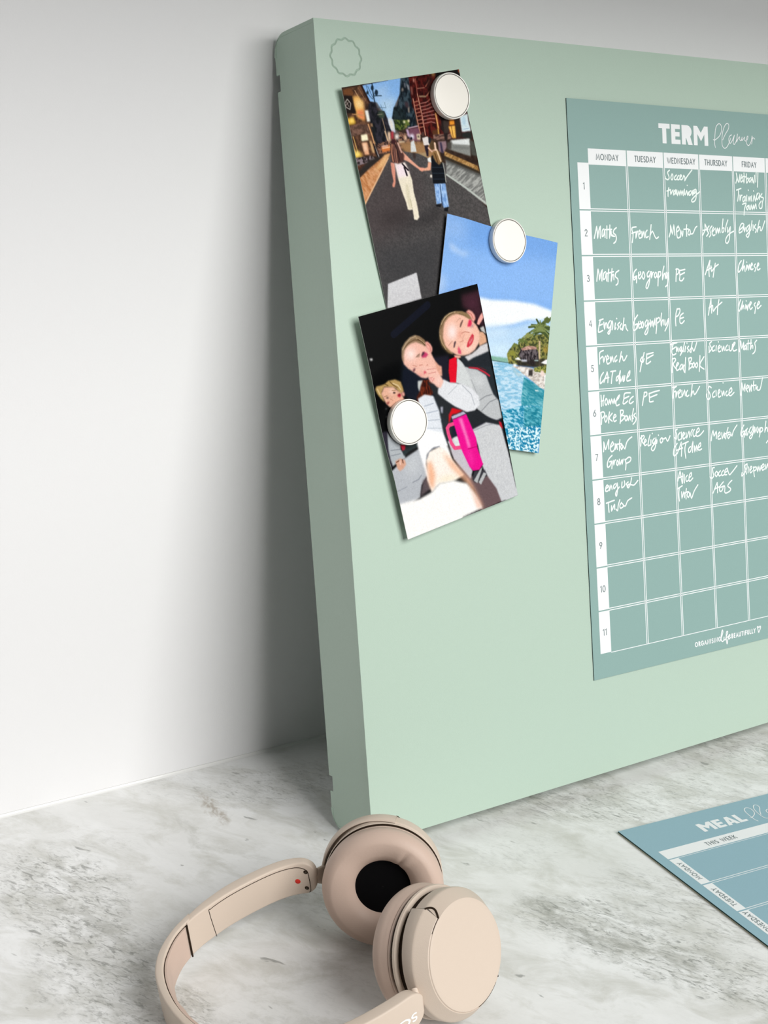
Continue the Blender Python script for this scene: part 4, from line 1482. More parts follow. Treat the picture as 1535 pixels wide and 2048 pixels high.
[(109.6,297),(108.1,299.4),(109.4,301.5),(111,299.2),(110,297.1)],
[(111.7,298.3),(113,302.4),(116.2,297.2),(120.8,292.6)]],
[
[(140.7,280.7),(138.4,281.1),(138.9,284.7),(139.5,287.3),(137.2,289.1),(135.1,287.6)],
[(142.7,284),(141.1,285.9),(142.5,288.1),(144.5,285.7),(143.1,284)],
[(147.6,283.9),(145.2,285.8),(145.9,287.9),(148.1,287.3)],
[(151.3,283.8),(149,285.6),(149.2,287.9),(151.9,287.4)],
[(152.4,285.9),(155.8,284.7),(155.6,282.6),(152.8,284.4),(152.7,287.5),(154.9,287.7)],
[(156.2,284.2),(157.9,288),(160.7,286.7),(167.4,281.6)]],
[
[(143.3,293),(140.5,297.1),(138,300.9)],
[(143.3,293.3),(143.5,297.4),(143.2,301.2)],
[(139.7,298),(145.8,296.6)],
[(150.5,293.2),(146.1,296.6),(145.9,300.2),(148.6,300),(150.2,297)],
[(147.2,297.3),(151.8,296.7),(151.5,301.3)],
[(160.7,292.9),(157.6,294.7),(155.5,297.1),(158.8,299.4),(157.6,301.4),(153,302.5),(151.5,301.3)]],
[
[(179.8,281.2),(177,282.5),(177.9,286.2),(178.6,289.4)],
[(179.8,281.2),(179.2,284.8),(175.5,289.1),(172.7,290.4),(173.2,287.9)],
[(181.2,283.9),(180.5,288.6)],
[(182.9,287.2),(185.4,284.8),(184.3,283.7),(182.6,286.2),(183.6,288.9),(186,287.5)],
[(187.4,284.5),(187.5,288.7),(188.1,292.4)],
[(187.7,285.1),(190.1,284.7),(190.4,286.9),(188,287.7)],
[(191.7,284.9),(192.3,288.6),(194,284.6),(195,288.4),(196.8,284.3)],
[(197.1,286.4),(200.3,285.2),(199.6,283),(197.6,284.9),(198.2,288.1),(201,287.3)],
[(202,283.7),(202.6,287.5),(204.8,283.5),(205.4,286.7)]]]

D_PLANNER_SCRIPT = [
[(156,28.9),(155.3,25.9),(155.8,20),(156.7,15.2),(157.9,12.5)],
[(156.6,15.2),(158.1,12.2),(160.7,10.3),(162.9,10.8),(163.9,13.1),(163.2,16.7),(161.1,19.7),(157.9,21.9),(155.1,23.2),(153.8,22.7)],
[(164.9,22.5),(167.9,18.2),(171.7,13.9),(172.5,10.9),(171,9.5),(168.7,10.5),(166.3,13.6),(164.5,18.4),(163.7,23.8),(164.2,27.3),(166.4,29),(169.1,28),(172,24.6),(174,20.9)],
[(175.5,18.2),(173.2,19.2),(171.9,21.6),(172.5,24.3),(174.2,24.5),(176.7,21.4),(178.6,18.3),(177.6,21.4),(177,24.4),(178.2,25.5),(180.7,22.4),(181.8,18.8),(182.3,17.3),(181.5,20.6),(180.8,23.6),(182.6,21.2),(184.5,19.3),(184.8,21.7),(186.1,22.2),(187.7,19.4),(187.2,22.2),(189,20.9),(190.7,19.3),(190.3,21.1),(191.6,22.3),(193.5,21.3),(194.8,18.8),(193.8,18.6),(192.7,21.9),(193.3,24.9),(195.6,25.5),(198,22.9),(199.1,19.8),(199.7,18),(200,19.8),(199.1,23.5),(198.7,24.4)],
[(199.6,20.1),(201.5,19.4),(203,20.3)]]
D_FOOT_SCRIPT = [
[(141.2,419.3),(143.2,415.5),(143,413.3),(141.8,414.8),(141,418),(141.1,421.4),(142.8,422.7),(144.4,421.1)],
[(144.5,419.4),(144.4,421.3),(145.9,421.7),(146.9,419.8)],
[(146.9,419.4),(148.6,417.2),(149,415.6),(147.8,415.4),(147,418.2),(147.1,422.3),(147.5,425.1),(148.1,425),(148.6,422.2)],
[(147.8,420),(149.6,419.8)],
[(149.6,420.7),(151.5,419.3),(151.2,418.4),(150,419.1),(149.3,421),(150.4,421.9),(152.3,420.7)],
[(186.4,422),(185.6,418.9),(185,417.6),(186,417.3),(187.2,418.3),(188.2,417.4),(189.1,417.8),(188.7,419.4),(186.7,422.3)]]

# ------------------------------------------------------------------ round magnets
m_mag = new_mat('cream_magnet_face', rgb(238, 234, 226), 0.35, 0.4)
m_rim = new_mat('pale_magnet_rim', (0.80, 0.78, 0.74, 1), 0.3, 0.5, 0.1)
m_line = new_mat('grey_rim_line', (0.22, 0.21, 0.19, 1), 0.6, 0.3)
MAGR = 15.4


def lathe_local(name, prof, N, mat, parent):
    """axis = -y (out of the board), prof (r, w)"""
    v, f = [], []
    m_ = len(prof)
    for i in range(N):
        a = 2 * pi * i / N
        for r, w in prof:
            v.append((r * math.cos(a), -w, r * math.sin(a)))
    for i in range(N):
        j = (i + 1) % N
        for k in range(m_ - 1):
            f.append((i * m_ + k, i * m_ + k + 1, j * m_ + k + 1, j * m_ + k))
    f.append(tuple(i * m_ for i in range(N)))
    f.append(tuple(i * m_ + m_ - 1 for i in range(N)))
    o = fix_normals(mesh_obj(name, v, f, mat, parent))
    return smooth_by_angle(o, 35)


def face_point(u, v, w):
    """board millimetres -> world millimetres"""
    s, c = math.sin(TH), math.cos(TH)
    return Vector((u, v * s - w * c, BT * math.sin(TH) + v * c + w * s))


def magnet(u, v, w, label):
    p = face_point(u, v, w)
    o = empty('round_magnet', p)
    o.rotation_euler = (-TH, 0, 0)
    tag(o, label, 'magnet', 'cream round magnets on the green board')
    lathe_local('rim', [(14.3, 0.0), (15.1, 0.2), (15.4, 0.8), (15.4, 4.2), (15.3, 4.6), (15.0, 4.8), (14.55, 4.75), (14.5, 4.2)], 64, m_rim, o)
    lathe_local('face', [(14.1, 3.6), (14.05, 4.5), (13.9, 4.65), (13.5, 4.7)], 64, m_mag, o)
    lathe_local('rim_line', [(14.55, 4.4), (14.0, 4.4)], 64, m_line, o)
    return o


# ------------------------------------------------------------------ sheets with print
def sheet_mesh(name, wid, hei, thick, shape, nx, ny, mats, parent, paint=None, face_col=None):
    """printed sheet; shape(a, b) -> lift; front face carries mats[0], edges and back mats[1]"""
    v, f, fm = [], [], []
    for j in range(ny + 1):
        for i in range(nx + 1):
            a, b = wid * i / nx, hei * j / ny
            v.append(shape(a, b, thick))
    nb = len(v)
    for j in range(ny + 1):
        for i in range(nx + 1):
            a, b = wid * i / nx, hei * j / ny
            v.append(shape(a, b, 0.0))
    W1 = nx + 1
    for j in range(ny):
        for i in range(nx):
            a = j * W1 + i
            f.append((a, a + W1, a + W1 + 1, a + 1)); fm.append(0)
    for j in range(ny):
        for i in range(nx):
            a = nb + j * W1 + i
            f.append((a, a + 1, a + W1 + 1, a + W1)); fm.append(1)
    for i in range(nx):
        f.append((i, i + 1, nb + i + 1, nb + i)); fm.append(1)
        a = ny * W1 + i
        f.append((a, nb + a, nb + a + 1, a + 1)); fm.append(1)
    for j in range(ny):
        a = j * W1
        f.append((a, nb + a, nb + a + W1, a + W1)); fm.append(1)
        a = j * W1 + nx
        f.append((a, a + W1, nb + a + W1, nb + a)); fm.append(1)
    return mesh_obj(name, v, f, mats[0], parent, mats=mats, fm=fm)


# ------------------------------------------------------------------ term planner (A3 sheet on the board)
m_plan = grain(new_mat('teal_planner_stock', PLAN_COL, 0.5, 0.35), 1200, 0.2, 0.015)
m_plan_edge = new_mat('dark_sheet_edge', (0.02, 0.05, 0.05, 1), 0.7, 0.2)
m_wht = new_mat('white_planner_print', (0.80, 0.82, 0.83, 1), 0.5, 0.3)
m_gry = new_mat('grey_planner_lettering', rgb(118, 130, 132), 0.6, 0.2)
m_chalk = new_mat('white_chalk_marker', rgb(226, 236, 232), 0.7, 0.2)

PU, PV, PPHI, PCP, PRP, PHT, PG0, PY0 = 211.2608, 502.1674, -0.0073170, 39.19727, 33.11306, 428.987, 57.891, 79.3708
PWID = 306.0
planner = empty('term_planner', face_point(PU, PV, 0.0))
planner.rotation_euler = (-TH, 0, 0)
tag(planner, 'teal term planner sheet with a white grid and handwriting on the green board', 'planner')
cphi, sphi = math.cos(PPHI), math.sin(PPHI)


def pl3(a, b, lift):
    """planner millimetres: a to the right, b downwards, lift off the sheet's front"""
    u = a * cphi + b * sphi
    v = a * sphi - b * cphi
    return (u, -(0.15 + lift), v)


sheet_mesh('printed_sheet', PWID, PHT, 0.65, lambda a, b, t: pl3(a, b, t), 2, 2, [m_plan, m_plan_edge], planner)


def rects(lst, to3, lift):
    v, f = [], []
    for a0, b0, a1, b1 in lst:
        k = len(v)
        v += [to3(a0, b0, lift), to3(a1, b0, lift), to3(a1, b1, lift), to3(a0, b1, lift)]
        f.append((k, k + 3, k + 2, k + 1))
    return v, f


def poly_obj(name, vf, mat, parent, label=None, kind=None):
    o = mesh_obj(name, vf[0], vf[1], mat, parent)
    if label:
        o['label'] = label
    if kind:
        o['kind'] = kind
    return o


XL = PG0 - PCP                # left edge of the monday column
TOPROW = PY0 - PRP            # bottom of the header band
HEADT = TOPROW - 11.3
NCOL, NROW = 7, 11
LW = 0.55
# header band: one white box per day; a column of white boxes with the week numbers
WKL = XL - 10.9


def printed_box(nm, parent, rc, txt, cap, space, sx, to3, l0, wd=0.66, turned=False):
    o = poly_obj(nm, rects([rc], to3, l0), m_wht, parent)
    cx_, cy_ = (rc[0] + rc[2]) / 2, (rc[1] + rc[3]) / 2
    w_ = word(txt, cap, 0, 0, space=space, sx=sx)
    if turned:      # the words read from the front of the sheet upwards
        st_ = [[(cx_ - b, cy_ - a) for a, b in s] for s in w_]
    else:
        st_ = [[(cx_ + a, cy_ - b) for a, b in s] for s in w_]
    poly_obj('printed_word', stroke_mesh(st_, wd, to3, l0 + 0.09), m_gry, o, kind='stuff')
    return o


DAYS = ('MONDAY', 'TUESDAY', 'WEDNESDAY', 'THURSDAY', 'FRIDAY', 'SATURDAY', 'SUNDAY')
for k in range(NCOL):
    printed_box('day_box', planner, (XL + k * PCP + (0 if k == 0 else 0.45), HEADT, XL + (k + 1) * PCP - 0.45, TOPROW + 0.3), DAYS[k], 4.0, 0.20, 0.92, pl3, 0.70)
for k in range(NROW):
    printed_box('week_box', planner, (WKL, TOPROW + k * PRP + (-0.9 if k == 0 else 0.55), XL + 0.2, TOPROW + (k + 1) * PRP - 0.45), str(k + 1), 4.6, 0.12, 1.0, pl3, 0.70)
# fine double lines between the cells
R_ = []
for k in range(1, NCOL):
    x = XL + k * PCP
    R_.append((x - 1.25, TOPROW, x - 0.55, TOPROW + NROW * PRP))
    R_.append((x + 0.4, TOPROW, x + 1.1, TOPROW + NROW * PRP))
for k in range(1, NROW):
    y = TOPROW + k * PRP
    R_.append((XL, y - 1.15, XL + NCOL * PCP, y - 0.55))
    R_.append((XL, y + 0.4, XL + NCOL * PCP, y + 1.0))
R_.append((XL, TOPROW + NROW * PRP - 0.3, XL + NCOL * PCP, TOPROW + NROW * PRP + 0.25))
R_.append((XL + NCOL * PCP - 0.4, TOPROW, XL + NCOL * PCP + 0.15, TOPROW + NROW * PRP))
poly_obj('grid_lines', rects(R_, pl3, 0.68), m_wht, planner, 'thin white double lines', kind='stuff')

FOOT_STROKES = word('ORGANISING', 3.3, 125.5, 420.0, space=0.32, sx=0.9) + word('BEAUTIFULLY', 3.3, 168.2, 420.1, space=0.30, sx=0.9)
FOOT_STROKES = [[(a, 840.1 - b) for a, b in s] for s in FOOT_STROKES]

# heading
tp = block_word('TERM', 14.8, 0, 0, sx=1.18, sp=0.05)
wd_ = max(p[0] for q in tp for p in q)
tp = [[(TERM_X + x, TERM_Y - y) for x, y in p] for p in tp]
poly_obj('heading_letters', flat_polys(tp, pl3, 0.72), m_wht, planner, 'heavy white heading')
poly_obj('heading_script', stroke_mesh([catmull(s, 5) for s in D_PLANNER_SCRIPT], 0.62, pl3, 0.72), m_wht, planner, 'thin white script')
poly_obj('footer_lettering', join_vf(stroke_mesh(FOOT_STROKES, 0.85, pl3, 0.72), stroke_mesh([catmull(s, 5) for s in D_FOOT_SCRIPT], 0.95, pl3, 0.72)), m_wht, planner, 'white footer lettering and heart')
for wd__ in D_HAND:
    poly_obj('handwritten_word', stroke_mesh([catmull(s, 3) for s in wd__], 1.1, pl3, 0.76), m_chalk, planner)

# ------------------------------------------------------------------ meal planner (sheet on the worktop)
m_plan2 = grain(new_mat('blue_teal_planner_stock', MEAL_COL, 0.5, 0.35), 1200, 0.2, 0.015)
MU, MV, MPHI, MHX, MHY, MHB, MCW, MRP = 173.738, -57.854, -0.10655, 8.5888, 33.8054, 44.8916, 7.9577, 34.2519
meal = empty('meal_planner', (MU, MV, 0))
tag(meal, 'blue meal planner sheet lying flat on the marble worktop', 'planner')
cm, sm_ = math.cos(MPHI), math.sin(MPHI)


def ml3(a, b, lift):
    """a to the right, b towards the front; lift above the sheet's base"""
    return (a * cm + b * sm_, a * sm_ - b * cm, lift)


MT = 2.0
m_edge_lt = new_mat('pale_magnet_backing', rgb(196, 190, 170), 0.7, 0.2)
sheet_mesh('magnetic_backing', 297, 420, 0.75, lambda a, b, t: ml3(a + 0.15, b + 0.15, 0.05 + t), 1, 1, [m_edge_lt, m_edge_lt], meal)
sheet_mesh('printed_sheet', 297, 420, 1.0, lambda a, b, t: ml3(a, b, 1.0 + t), 1, 1, [m_plan2, m_plan_edge], meal)
ml = lambda a, b, l: ml3(a, b, MT + l)
R_ = []
for k in range(7):
    if k:
        y = MHB + k * MRP
        R_.append((MHX + MCW, y - 1.4, 297 - MHX, y - 0.8))
        R_.append((MHX + MCW, y + 0.5, 297 - MHX, y + 1.0))
R_.append((MHX + MCW, MHB + 0.5, 297 - MHX, MHB + 0.9))
R_.append((MHX + MCW, MHB + 7 * MRP - 0.6, 297 - MHX, MHB + 7 * MRP))
poly_obj('grid_lines', rects(R_, ml, 0.05), m_wht, meal, 'thin white double lines', kind='stuff')
band_ = poly_obj('week_band', rects([(MHX, MHY, 297 - MHX, MHB - 0.5)], ml, 0.06), m_wht, meal)
poly_obj('printed_word', stroke_mesh([[(MEAL_TW + a, (MHY + MHB) / 2 - b) for a, b in s] for s in word('THIS WEEK', 4.0, 0, 0, space=0.2)], 0.6, ml, 0.15), m_gry, band_, kind='stuff')
for k in range(7):
    printed_box('day_box', meal, (MHX, MHB + k * MRP + 0.6, MHX + MCW, MHB + (k + 1) * MRP - 0.7), DAYS[k], 3.4, 0.24, 1.05, ml, 0.06, 0.6, True)
tp = block_word('MEAL', 10.8, 0, 0, sx=1.28, sp=0.05)
tp = [[(MEAL_X + x, MEAL_Y - y) for x, y in p] for p in tp]
poly_obj('heading_letters', flat_polys(tp, ml, 0.06), m_wht, meal, 'heavy white heading')
poly_obj('heading_script', stroke_mesh([catmull([(a + MEAL_SX, b + MEAL_SY) for a, b in s], 5) for s in D_PLANNER_SCRIPT], 0.62, ml, 0.06), m_wht, meal, 'thin white script')

# flat print of the three photographs: outlines in millimetres from the top left corner of each sheet
D_PRINT_STREET = [
('t','2a1c16','3a2a22',2.5,1,0,1.2,1,(-1.1,-0.5,104.7,-1.4,101.5,106.6,39,150.9,-0.1,142.8)),
('f','86b6ee',0.15,1,(15.1,0.8,51.6,-0.3,52.4,2.2,45.5,10.4,39.1,17.2,35.4,24.3,36.2,27.9,35.7,33.4,32.1,31.5,31.8,23.8,25.8,12.7,19,11.1,17.9,6.9)),
('f','b4d2ee',2.5,1,(20.9,10.7,43.3,11.5,39.1,17.2,35.4,24.3,36.2,27.9,35.7,33.4,32.1,31.5,31.8,23.8,25.8,12.7)),
('f','e6e0d8',1.0,1,(31.8,23.8,35.6,24.3,36.2,27.9,35.7,33.4,32.1,31.5)),
('f','c8dcf0',3,0.6,(24.2,5,38,3.9,35.7,9.1,24.6,10.5)),
('l','1c3040',0.9,1,(25,0.5,24.4,5,24.1,10.4,24.3,13.2)),
('l','1c3040',0.3,1,(19.9,1,20.5,7.2,22.8,10.2)),
('l','1c3040',0.3,1,(27,4.6,22.8,10.2)),
('l','1c3040',0.3,1,(21,1.8,23.2,8.9)),
('f','14283a',0.2,1,(25.7,3.4,25.4,4,25.1,4.5,24.7,4.8,24.2,4.9,23.8,4.9,23.5,4.6,23.3,4.2,23.2,3.7,23.2,3.1,23.5,2.6,23.8,2.1,24.2,1.8,24.7,1.6,25.1,1.7,25.4,1.9,25.6,2.3,25.7,2.9)),
('f','14283a',0.2,1,(28.3,6.8,28,7.5,27.7,8,27.2,8.3,26.7,8.5,26.3,8.4,25.9,8.2,25.7,7.7,25.6,7.1,25.7,6.5,25.9,5.9,26.3,5.4,26.8,5,27.3,4.9,27.7,4.9,28.1,5.2,28.3,5.6,28.4,6.2)),
('f','1c3040',0.2,1,(20.7,5.9,20.6,6.3,20.3,6.6,20,6.8,19.6,6.9,19.3,6.9,19,6.7,18.8,6.4,18.8,6.1,18.8,5.7,19,5.3,19.2,5,19.6,4.7,19.9,4.6,20.2,4.7,20.5,4.8,20.7,5.1,20.8,5.5)),
('l','1c3040',0.5,1,(24.2,8.4,30.6,9)),
('l','4a6478',0.3,1,(25.4,15.7,32.3,17,31.9,13.5)),
('l','4a6478',0.3,1,(28.5,14.4,29.3,17.9)),
('t','0b0e14','2c2a34',1.6,1.6,75,1.3,1,(19.8,11.6,24.9,12.6,24.8,18,30.5,18.8,31.8,24.1,31.8,27.3,33.1,33,28.8,38.6,19.6,39.4,13.8,37.8,15.4,21.6)),
('f','3c4a3a',0.6,1,(25.1,18.8,28.8,18.2,30.4,20.8,28.4,23.3,25,22.2)),
('l','8c8474',0.4,1,(24.2,20.4,28.2,20.5)),
('l','a08870',0.6,1,(27.5,23.2,28.4,33.4,28.8,38.6)),
('l','c8a888',0.9,1,(27.6,31.5,28.4,38.6)),
('f','8a6c50',0.15,1,(16.2,25.1,18.9,25.1,18.8,32.3,18.1,38.4,16.4,38.2)),
('f','15191c',0.15,1,(17.1,26.9,20,27.7,18.4,37.1,17.1,35.5)),
('t','3a2418','6b4834',2.2,1.3,60,1.2,1,(0.8,1.1,16.1,0.6,20,11.6,16.1,15.5,17.3,24.6,17.2,38.3,18.7,46.2,5.7,44.9,-2.6,42.9,-2,26)),
('f','704426',0.5,1,(0.9,1.4,7,1.5,8.9,4.4,7.5,6.3,0.5,4.7)),
('l','2a1812',1.5,1,(16,0.7,19.8,11.6)),
('l','bc9470',0.6,1,(10.1,3.2,13,10.4)),
('l','8c6448',0.5,1,(13.1,1.6,17,10.2)),
('f','eeb058',0.7,1,(7.4,6.6,11.8,6.8,15.1,11,13.9,17.9,13.2,23,7.2,19.1,6.9,13.6)),
('f','ffe9b8',2.0,1,(9,8.8,13.9,10.5,13.9,13.9,9.4,14)),
('f','e58858',0.8,1,(8.1,15.5,13.8,15.9,13.1,22.5,8.8,19.6)),
('f','1a110e',0.4,1,(0.4,5,7.1,6.2,7,12.3,7.7,17.1,-0.8,16.3)),
('l','b4aca4',0.6,1,(-0,10,2.8,7.7,4.8,10.6,3.2,14.2,0.6,12.5,-0,10)),
('l','9c9088',0.5,1,(1.8,9.6,2.8,12.4)),
('l','9c9088',0.5,1,(0.5,11.4,3.1,9.7)),
('f','f0bc38',0.8,1,(-0.7,19.4,4.9,19.3,5.6,23.5,-0.5,23.5)),
('f','ffe890',1,1,(1.7,20,3.9,20,4.1,22.4,1.9,22.4)),
('l','c09060',0.5,1,(4.2,17.3,13.3,19.2)),
('f','f3f2ea',0.3,1,(14.8,16.4,17.4,16.3,17.5,23.6,14.8,23.7)),
('t','4e382e','7d5c4e',2,1,0,1,1,(-1.2,24.4,7.3,23.9,14.8,25.6,15.3,31.8,7.7,30.4,0.5,31.4)),
('f','fff6d2',0.4,1,(7.6,30.9,12.9,31.1,12.7,35.1,7.4,35)),
('f','e3a882',0.4,1,(7.2,35.8,11.6,36.1,11.3,44,7.6,43.8)),
('f','f6d0b0',0.8,1,(7.9,36.6,10.1,36.7,10.2,41.4,8,41.1)),
('l','e2b060',0.6,1,(-0.6,31.9,0.3,38.6,1,42.8)),
('l','e8b868',0.5,1,(1.4,31.2,2.2,38.1,2.6,41.6)),
('f','f6cc50',1.2,1,(-2,40.9,2.9,40.3,6,43.9,2.1,45.3,-1.6,44.4)),
('f','fff0a0',1,1,(1.1,40.7,3.2,41,3.1,43.1,0.9,43.1)),
('l','d8a070',0.9,1,(15.3,25.3,16.7,33.4,17,39)),
('l','b88c68',0.7,1,(14.1,36.5,15.4,43.6)),
('f','c8a070',0.5,1,(13.4,35.7,15.2,35.6,16,43,14.1,43.4)),
('l','a8a4a8',0.8,1,(16.9,39.6,18.6,46.8)),
('l','0c0c10',1.0,1,(16.4,38.2,17.5,46)),
('t','2a2020','86767c',1.4,1,0,1.6,1,(-2.5,44.3,13.7,45,15,48.4,12.3,50.4,-2,50.9)),
('f','b8b4b8',0.5,1,(11.3,47.1,14.9,47,15,48.4,11.9,48.6)),
('t','3a1c12','5e3a28',1.2,2,-40,1.2,1,(-3,49.7,12.7,48.7,2.9,55.7,-1.9,55.4)),
('l','120c0c',1.4,1,(14.4,49,7.7,50.7,-0.5,55.2)),
('t','2a1e20','8c6450',1.2,1,0,1.7,1,(19,38.2,30.5,37.5,39.3,33.5,55.9,39.4,53.9,46.6,36.6,44,27.1,45.3,18.2,44.7)),
('f','d87a3c',0.4,1,(21.9,41.1,29.3,40.4,29,44.2,22,44.1)),
('l','f4c8a0',0.6,1,(23,41.9,28.9,41.8)),
('f','e8c0b0',0.4,1,(22.6,40.1,28,40.3,27.7,41.3,22.7,41.2)),
('f','f2d0b0',0.6,1,(29.6,32.2,31.9,32.1,30.9,37.6,28.8,38.6)),
('f','b83844',0.6,1,(32.3,32.5,34.6,32.5,33.3,37.2,31.5,37.3)),
('f','f6ece6',0.7,1,(34.8,35,38.3,34.1,37.7,37.8,35,37.8)),
('f','e8c0a0',0.6,1,(42.7,36.5,44.6,36.4,44.1,39.8,42.3,39.6)),
('f','f4e8d0',0.5,1,(37.4,39.2,42.2,39.9,42,40.9,37.5,40.6)),
('t','101820','3a4a54',1.5,2.2,75,1.3,1,(49.1,0.1,57.5,-0.1,56.5,16.5,54.7,32.2,47.5,32.2,37.6,31.2,36.2,24.7,35.4,24.3,38.8,17.5,41.9,16.8,45.5,10.4)),
('t','0a1418','1e2c30',1.5,1,0,1,1,(38.7,17.8,42.6,17.6,47.3,21,47.2,26.6,36.9,25.2,35.6,24.3)),
('f','8a8c94',0.3,1,(53.3,4.3,55.2,4.9,55.3,8.3,53.8,8.2)),
('f','7c7e88',0.3,1,(51.2,3.1,52.2,3.2,52.3,6.3,51.3,6.5)),
('f','a89484',0.3,1,(50.9,18.6,52,19,51,22.5,50,22.4)),
('f','8c8078',0.3,1,(48.4,6.6,49.9,6,49.9,8.1,47.8,8.6)),
('f','403238',0.6,1,(48.3,15.6,51.8,15.3,51.6,19.4,48.8,19.1)),
('t','1e2c14','5c6c30',1.2,1,0,1.5,1,(36.9,25.2,48,27,49.5,30.1,43.3,32.4,38.6,32.7,36.2,31.4)),
('f','fff3d0',0.5,1,(44.3,27.1,45.8,27.3,45.5,28.6,43.9,28.4)),
('f','fff0b8',0.5,1,(48,26.9,49.9,26.9,49.5,28.5,47.9,28.3)),
('f','d8b870',0.6,1,(44.8,30.1,46.6,30.4,46.3,31.4,44.6,31.1)),
('l','b89aa8',0.8,1,(47.5,32.2,55.8,31.9)),
('f','74485a',0.4,1,(47.9,32.6,57.9,32.9,55.2,41.8,46.7,40.6)),
('f','c8a8c8',0.4,1,(45.1,32.6,47,32.5,47.4,37.9,45.6,37.6)),
('f','e6e2f4',0.7,1,(47.3,36.4,50.6,36.5,50.6,39.7,47.4,39.6)),
('f','e6d4b0',0.3,1,(53.1,36.9,56.4,37,55.5,40.8,52.8,40.6)),
('f','302428',0.3,1,(53.9,38.1,55.1,38.1,55,39.5,53.8,39.5)),
('t','2c0c0c','5c1c18',1.4,1.6,80,1.3,1,(56.4,0.1,103.7,-0.8,103.1,7.1,100.8,29.2,100.8,41.6,101,46.4,66.9,41.8,56.1,36.8,57.2,26.5,54.7,18.5)),
('f','8c6058',0.4,1,(57,6.2,58,6.7,57.1,11.9,56.2,11.4)),
('f','c88878',0.3,1,(60.2,1.2,61.5,1.7,60.9,4,59.7,3.5)),
('l','9c5448',0.7,1,(62.3,1.8,61.7,11.6)),
('l','c88c74',0.8,1,(61.7,11.6,61.9,18.5,61.9,25.5,61.3,32.4,60.9,38.6)),
('l','c08470',0.8,1,(56.8,14.2,56.8,18.8,56.6,26.4,56.6,33.4,56.7,37.3)),
('l','a87060',0.5,1,(62.6,8.1,69.2,8.2)),
('l','8c7058',1.2,1,(63.4,13.3,68.7,13.9)),
('l','a86c64',0.6,1,(62.6,17.9,68.1,17.7,75,15.5)),
('l','a86c64',0.6,1,(62.4,20.1,68.3,19.9,74.6,18.2)),
('l','a86c64',0.6,1,(62.2,22.3,68.4,22,74.1,21)),
('l','a86c64',0.6,1,(61.9,24.5,68.5,24.2,73.7,23.7)),
('l','a86c64',0.6,1,(61.6,26.7,68.5,26.3,73.2,26.5)),
('l','a86c64',0.6,1,(61.3,28.9,68.6,28.5,72.7,29.2)),
('l','a86c64',0.6,1,(61,31.2,68.6,30.7,72.1,32)),
('l','b47460',0.55,1,(56.7,16.4,60.9,16.1)),
('l','b47460',0.55,1,(56.6,18.8,61,18.5)),
('l','b47460',0.55,1,(56.6,21.2,61,20.9)),
('l','b47460',0.55,1,(56.5,23.6,61.1,23.3)),
('l','b47460',0.55,1,(56.4,25.9,61.1,25.7)),
('l','b47460',0.55,1,(56.3,28.3,61.1,28.1)),
('l','b47460',0.55,1,(56.2,30.7,61,30.5)),
('l','b47460',0.55,1,(56.1,33.1,61,33)),
('l','a05848',0.8,1,(74.4,4.2,70.4,7.6)),
('l','b07058',0.8,1,(73.2,11,69.8,13.7)),
('l','a05848',0.7,1,(73.8,14.6,69.9,17.2)),
('l','803028',0.7,1,(73.2,20.3,76.7,26.2)),
('f','e89048',0.5,1,(73.9,25.1,75.1,25.4,74.3,35.7,72.9,35.9)),
('l','f0c080',0.5,1,(74.2,25.9,73.8,35.7)),
('f','f0c060',0.4,1,(72.6,35.9,73.9,36.1,73.1,39.9,71.9,39.8)),
('f','0d0909',0.5,1,(81.4,-0.7,99.9,-0.7,101.2,2.5,103.1,7.1,100.3,29.2,93.1,32.5,77.8,31.5,75.2,18.6)),
('f','8c7040',0.8,1,(77.1,-0.4,79.8,-0.5,80.3,1.5,78.1,2)),
('f','b05c38',0.5,1,(101.1,-0.6,103.4,-0.7,103.1,2.8,100.8,2.1)),
('f','1e120f',0.8,0.6,(72,3.2,76.6,1.8,75.2,18.6,72,15.1)),
('f','57341f',0.5,1,(67.6,36.4,73,36.4,71.2,41.6,67.1,41.1)),
('t','4a3430','8a685c',0.8,4,5,1.6,1,(67.7,39.2,83.8,40.7,83.1,44.5,67,43)),
('f','221a1a',0.4,1,(77.8,31.5,82.5,31.4,80.9,39.8,76.6,49.6,76.7,44.4,77.2,39.7,75.8,36)),
('f','2c2420',0.4,1,(89.7,31.6,93.8,31.8,92,44.7,86.8,44.3)),
('f','3a302c',0.5,1,(79.4,31.3,84.5,31.6,81.9,40,77.7,39.8)),
('f','f09a30',0.4,1,(84.7,31.9,88.8,32.3,88.4,35.4,83.9,35.5)),
('f','f4bc58',0.5,1,(82.7,35.7,88.5,35.8,86.8,44.3,83.6,43.8)),
('l','6a3c18',0.6,1,(83.4,35.2,88.3,35.6)),
('l','7a4c20',0.5,1,(85.4,35.7,84.6,43.2)),
('f','d4e6ec',0.3,1,(94.2,30.7,101.5,29.7,100.8,34.8,101.1,41.6,93.1,41.2)),
('f','b4d0e0',0.8,1,(95.9,31.7,98.6,31.7,98.1,36.8,95,36.7)),
('l','90aac8',0.4,1,(94.9,39.5,99.6,39.6)),
('f','222624',0.3,1,(92.9,41.6,101,42,100.6,46.8,97.8,46.4,92,44.7)),
('f','8a8c88',0.4,1,(81.3,45.1,98.3,46.4,96,58.1,86.4,54.2,78.4,50.6)),
('f','e0e4e4',0.5,1,(82.1,45.2,98.3,46.4,97.6,50.7,83.1,47.7)),
('f','6c6e6c',0.7,1,(82.7,48.9,96.6,52.2,96.8,53.4,82.2,50.4)),
('f','4a4a44',0.3,1,(97.8,47.2,101.6,48.9,101.7,59,97,57.4)),
('f','90747c',0.5,1,(70.3,44.3,77.6,44.9,76.9,48.8,73.2,52.2,69.3,50.8)),
('f','302c44',0.3,1,(71.8,44.9,73.3,45.1,72.9,52.2,71.1,51.9)),
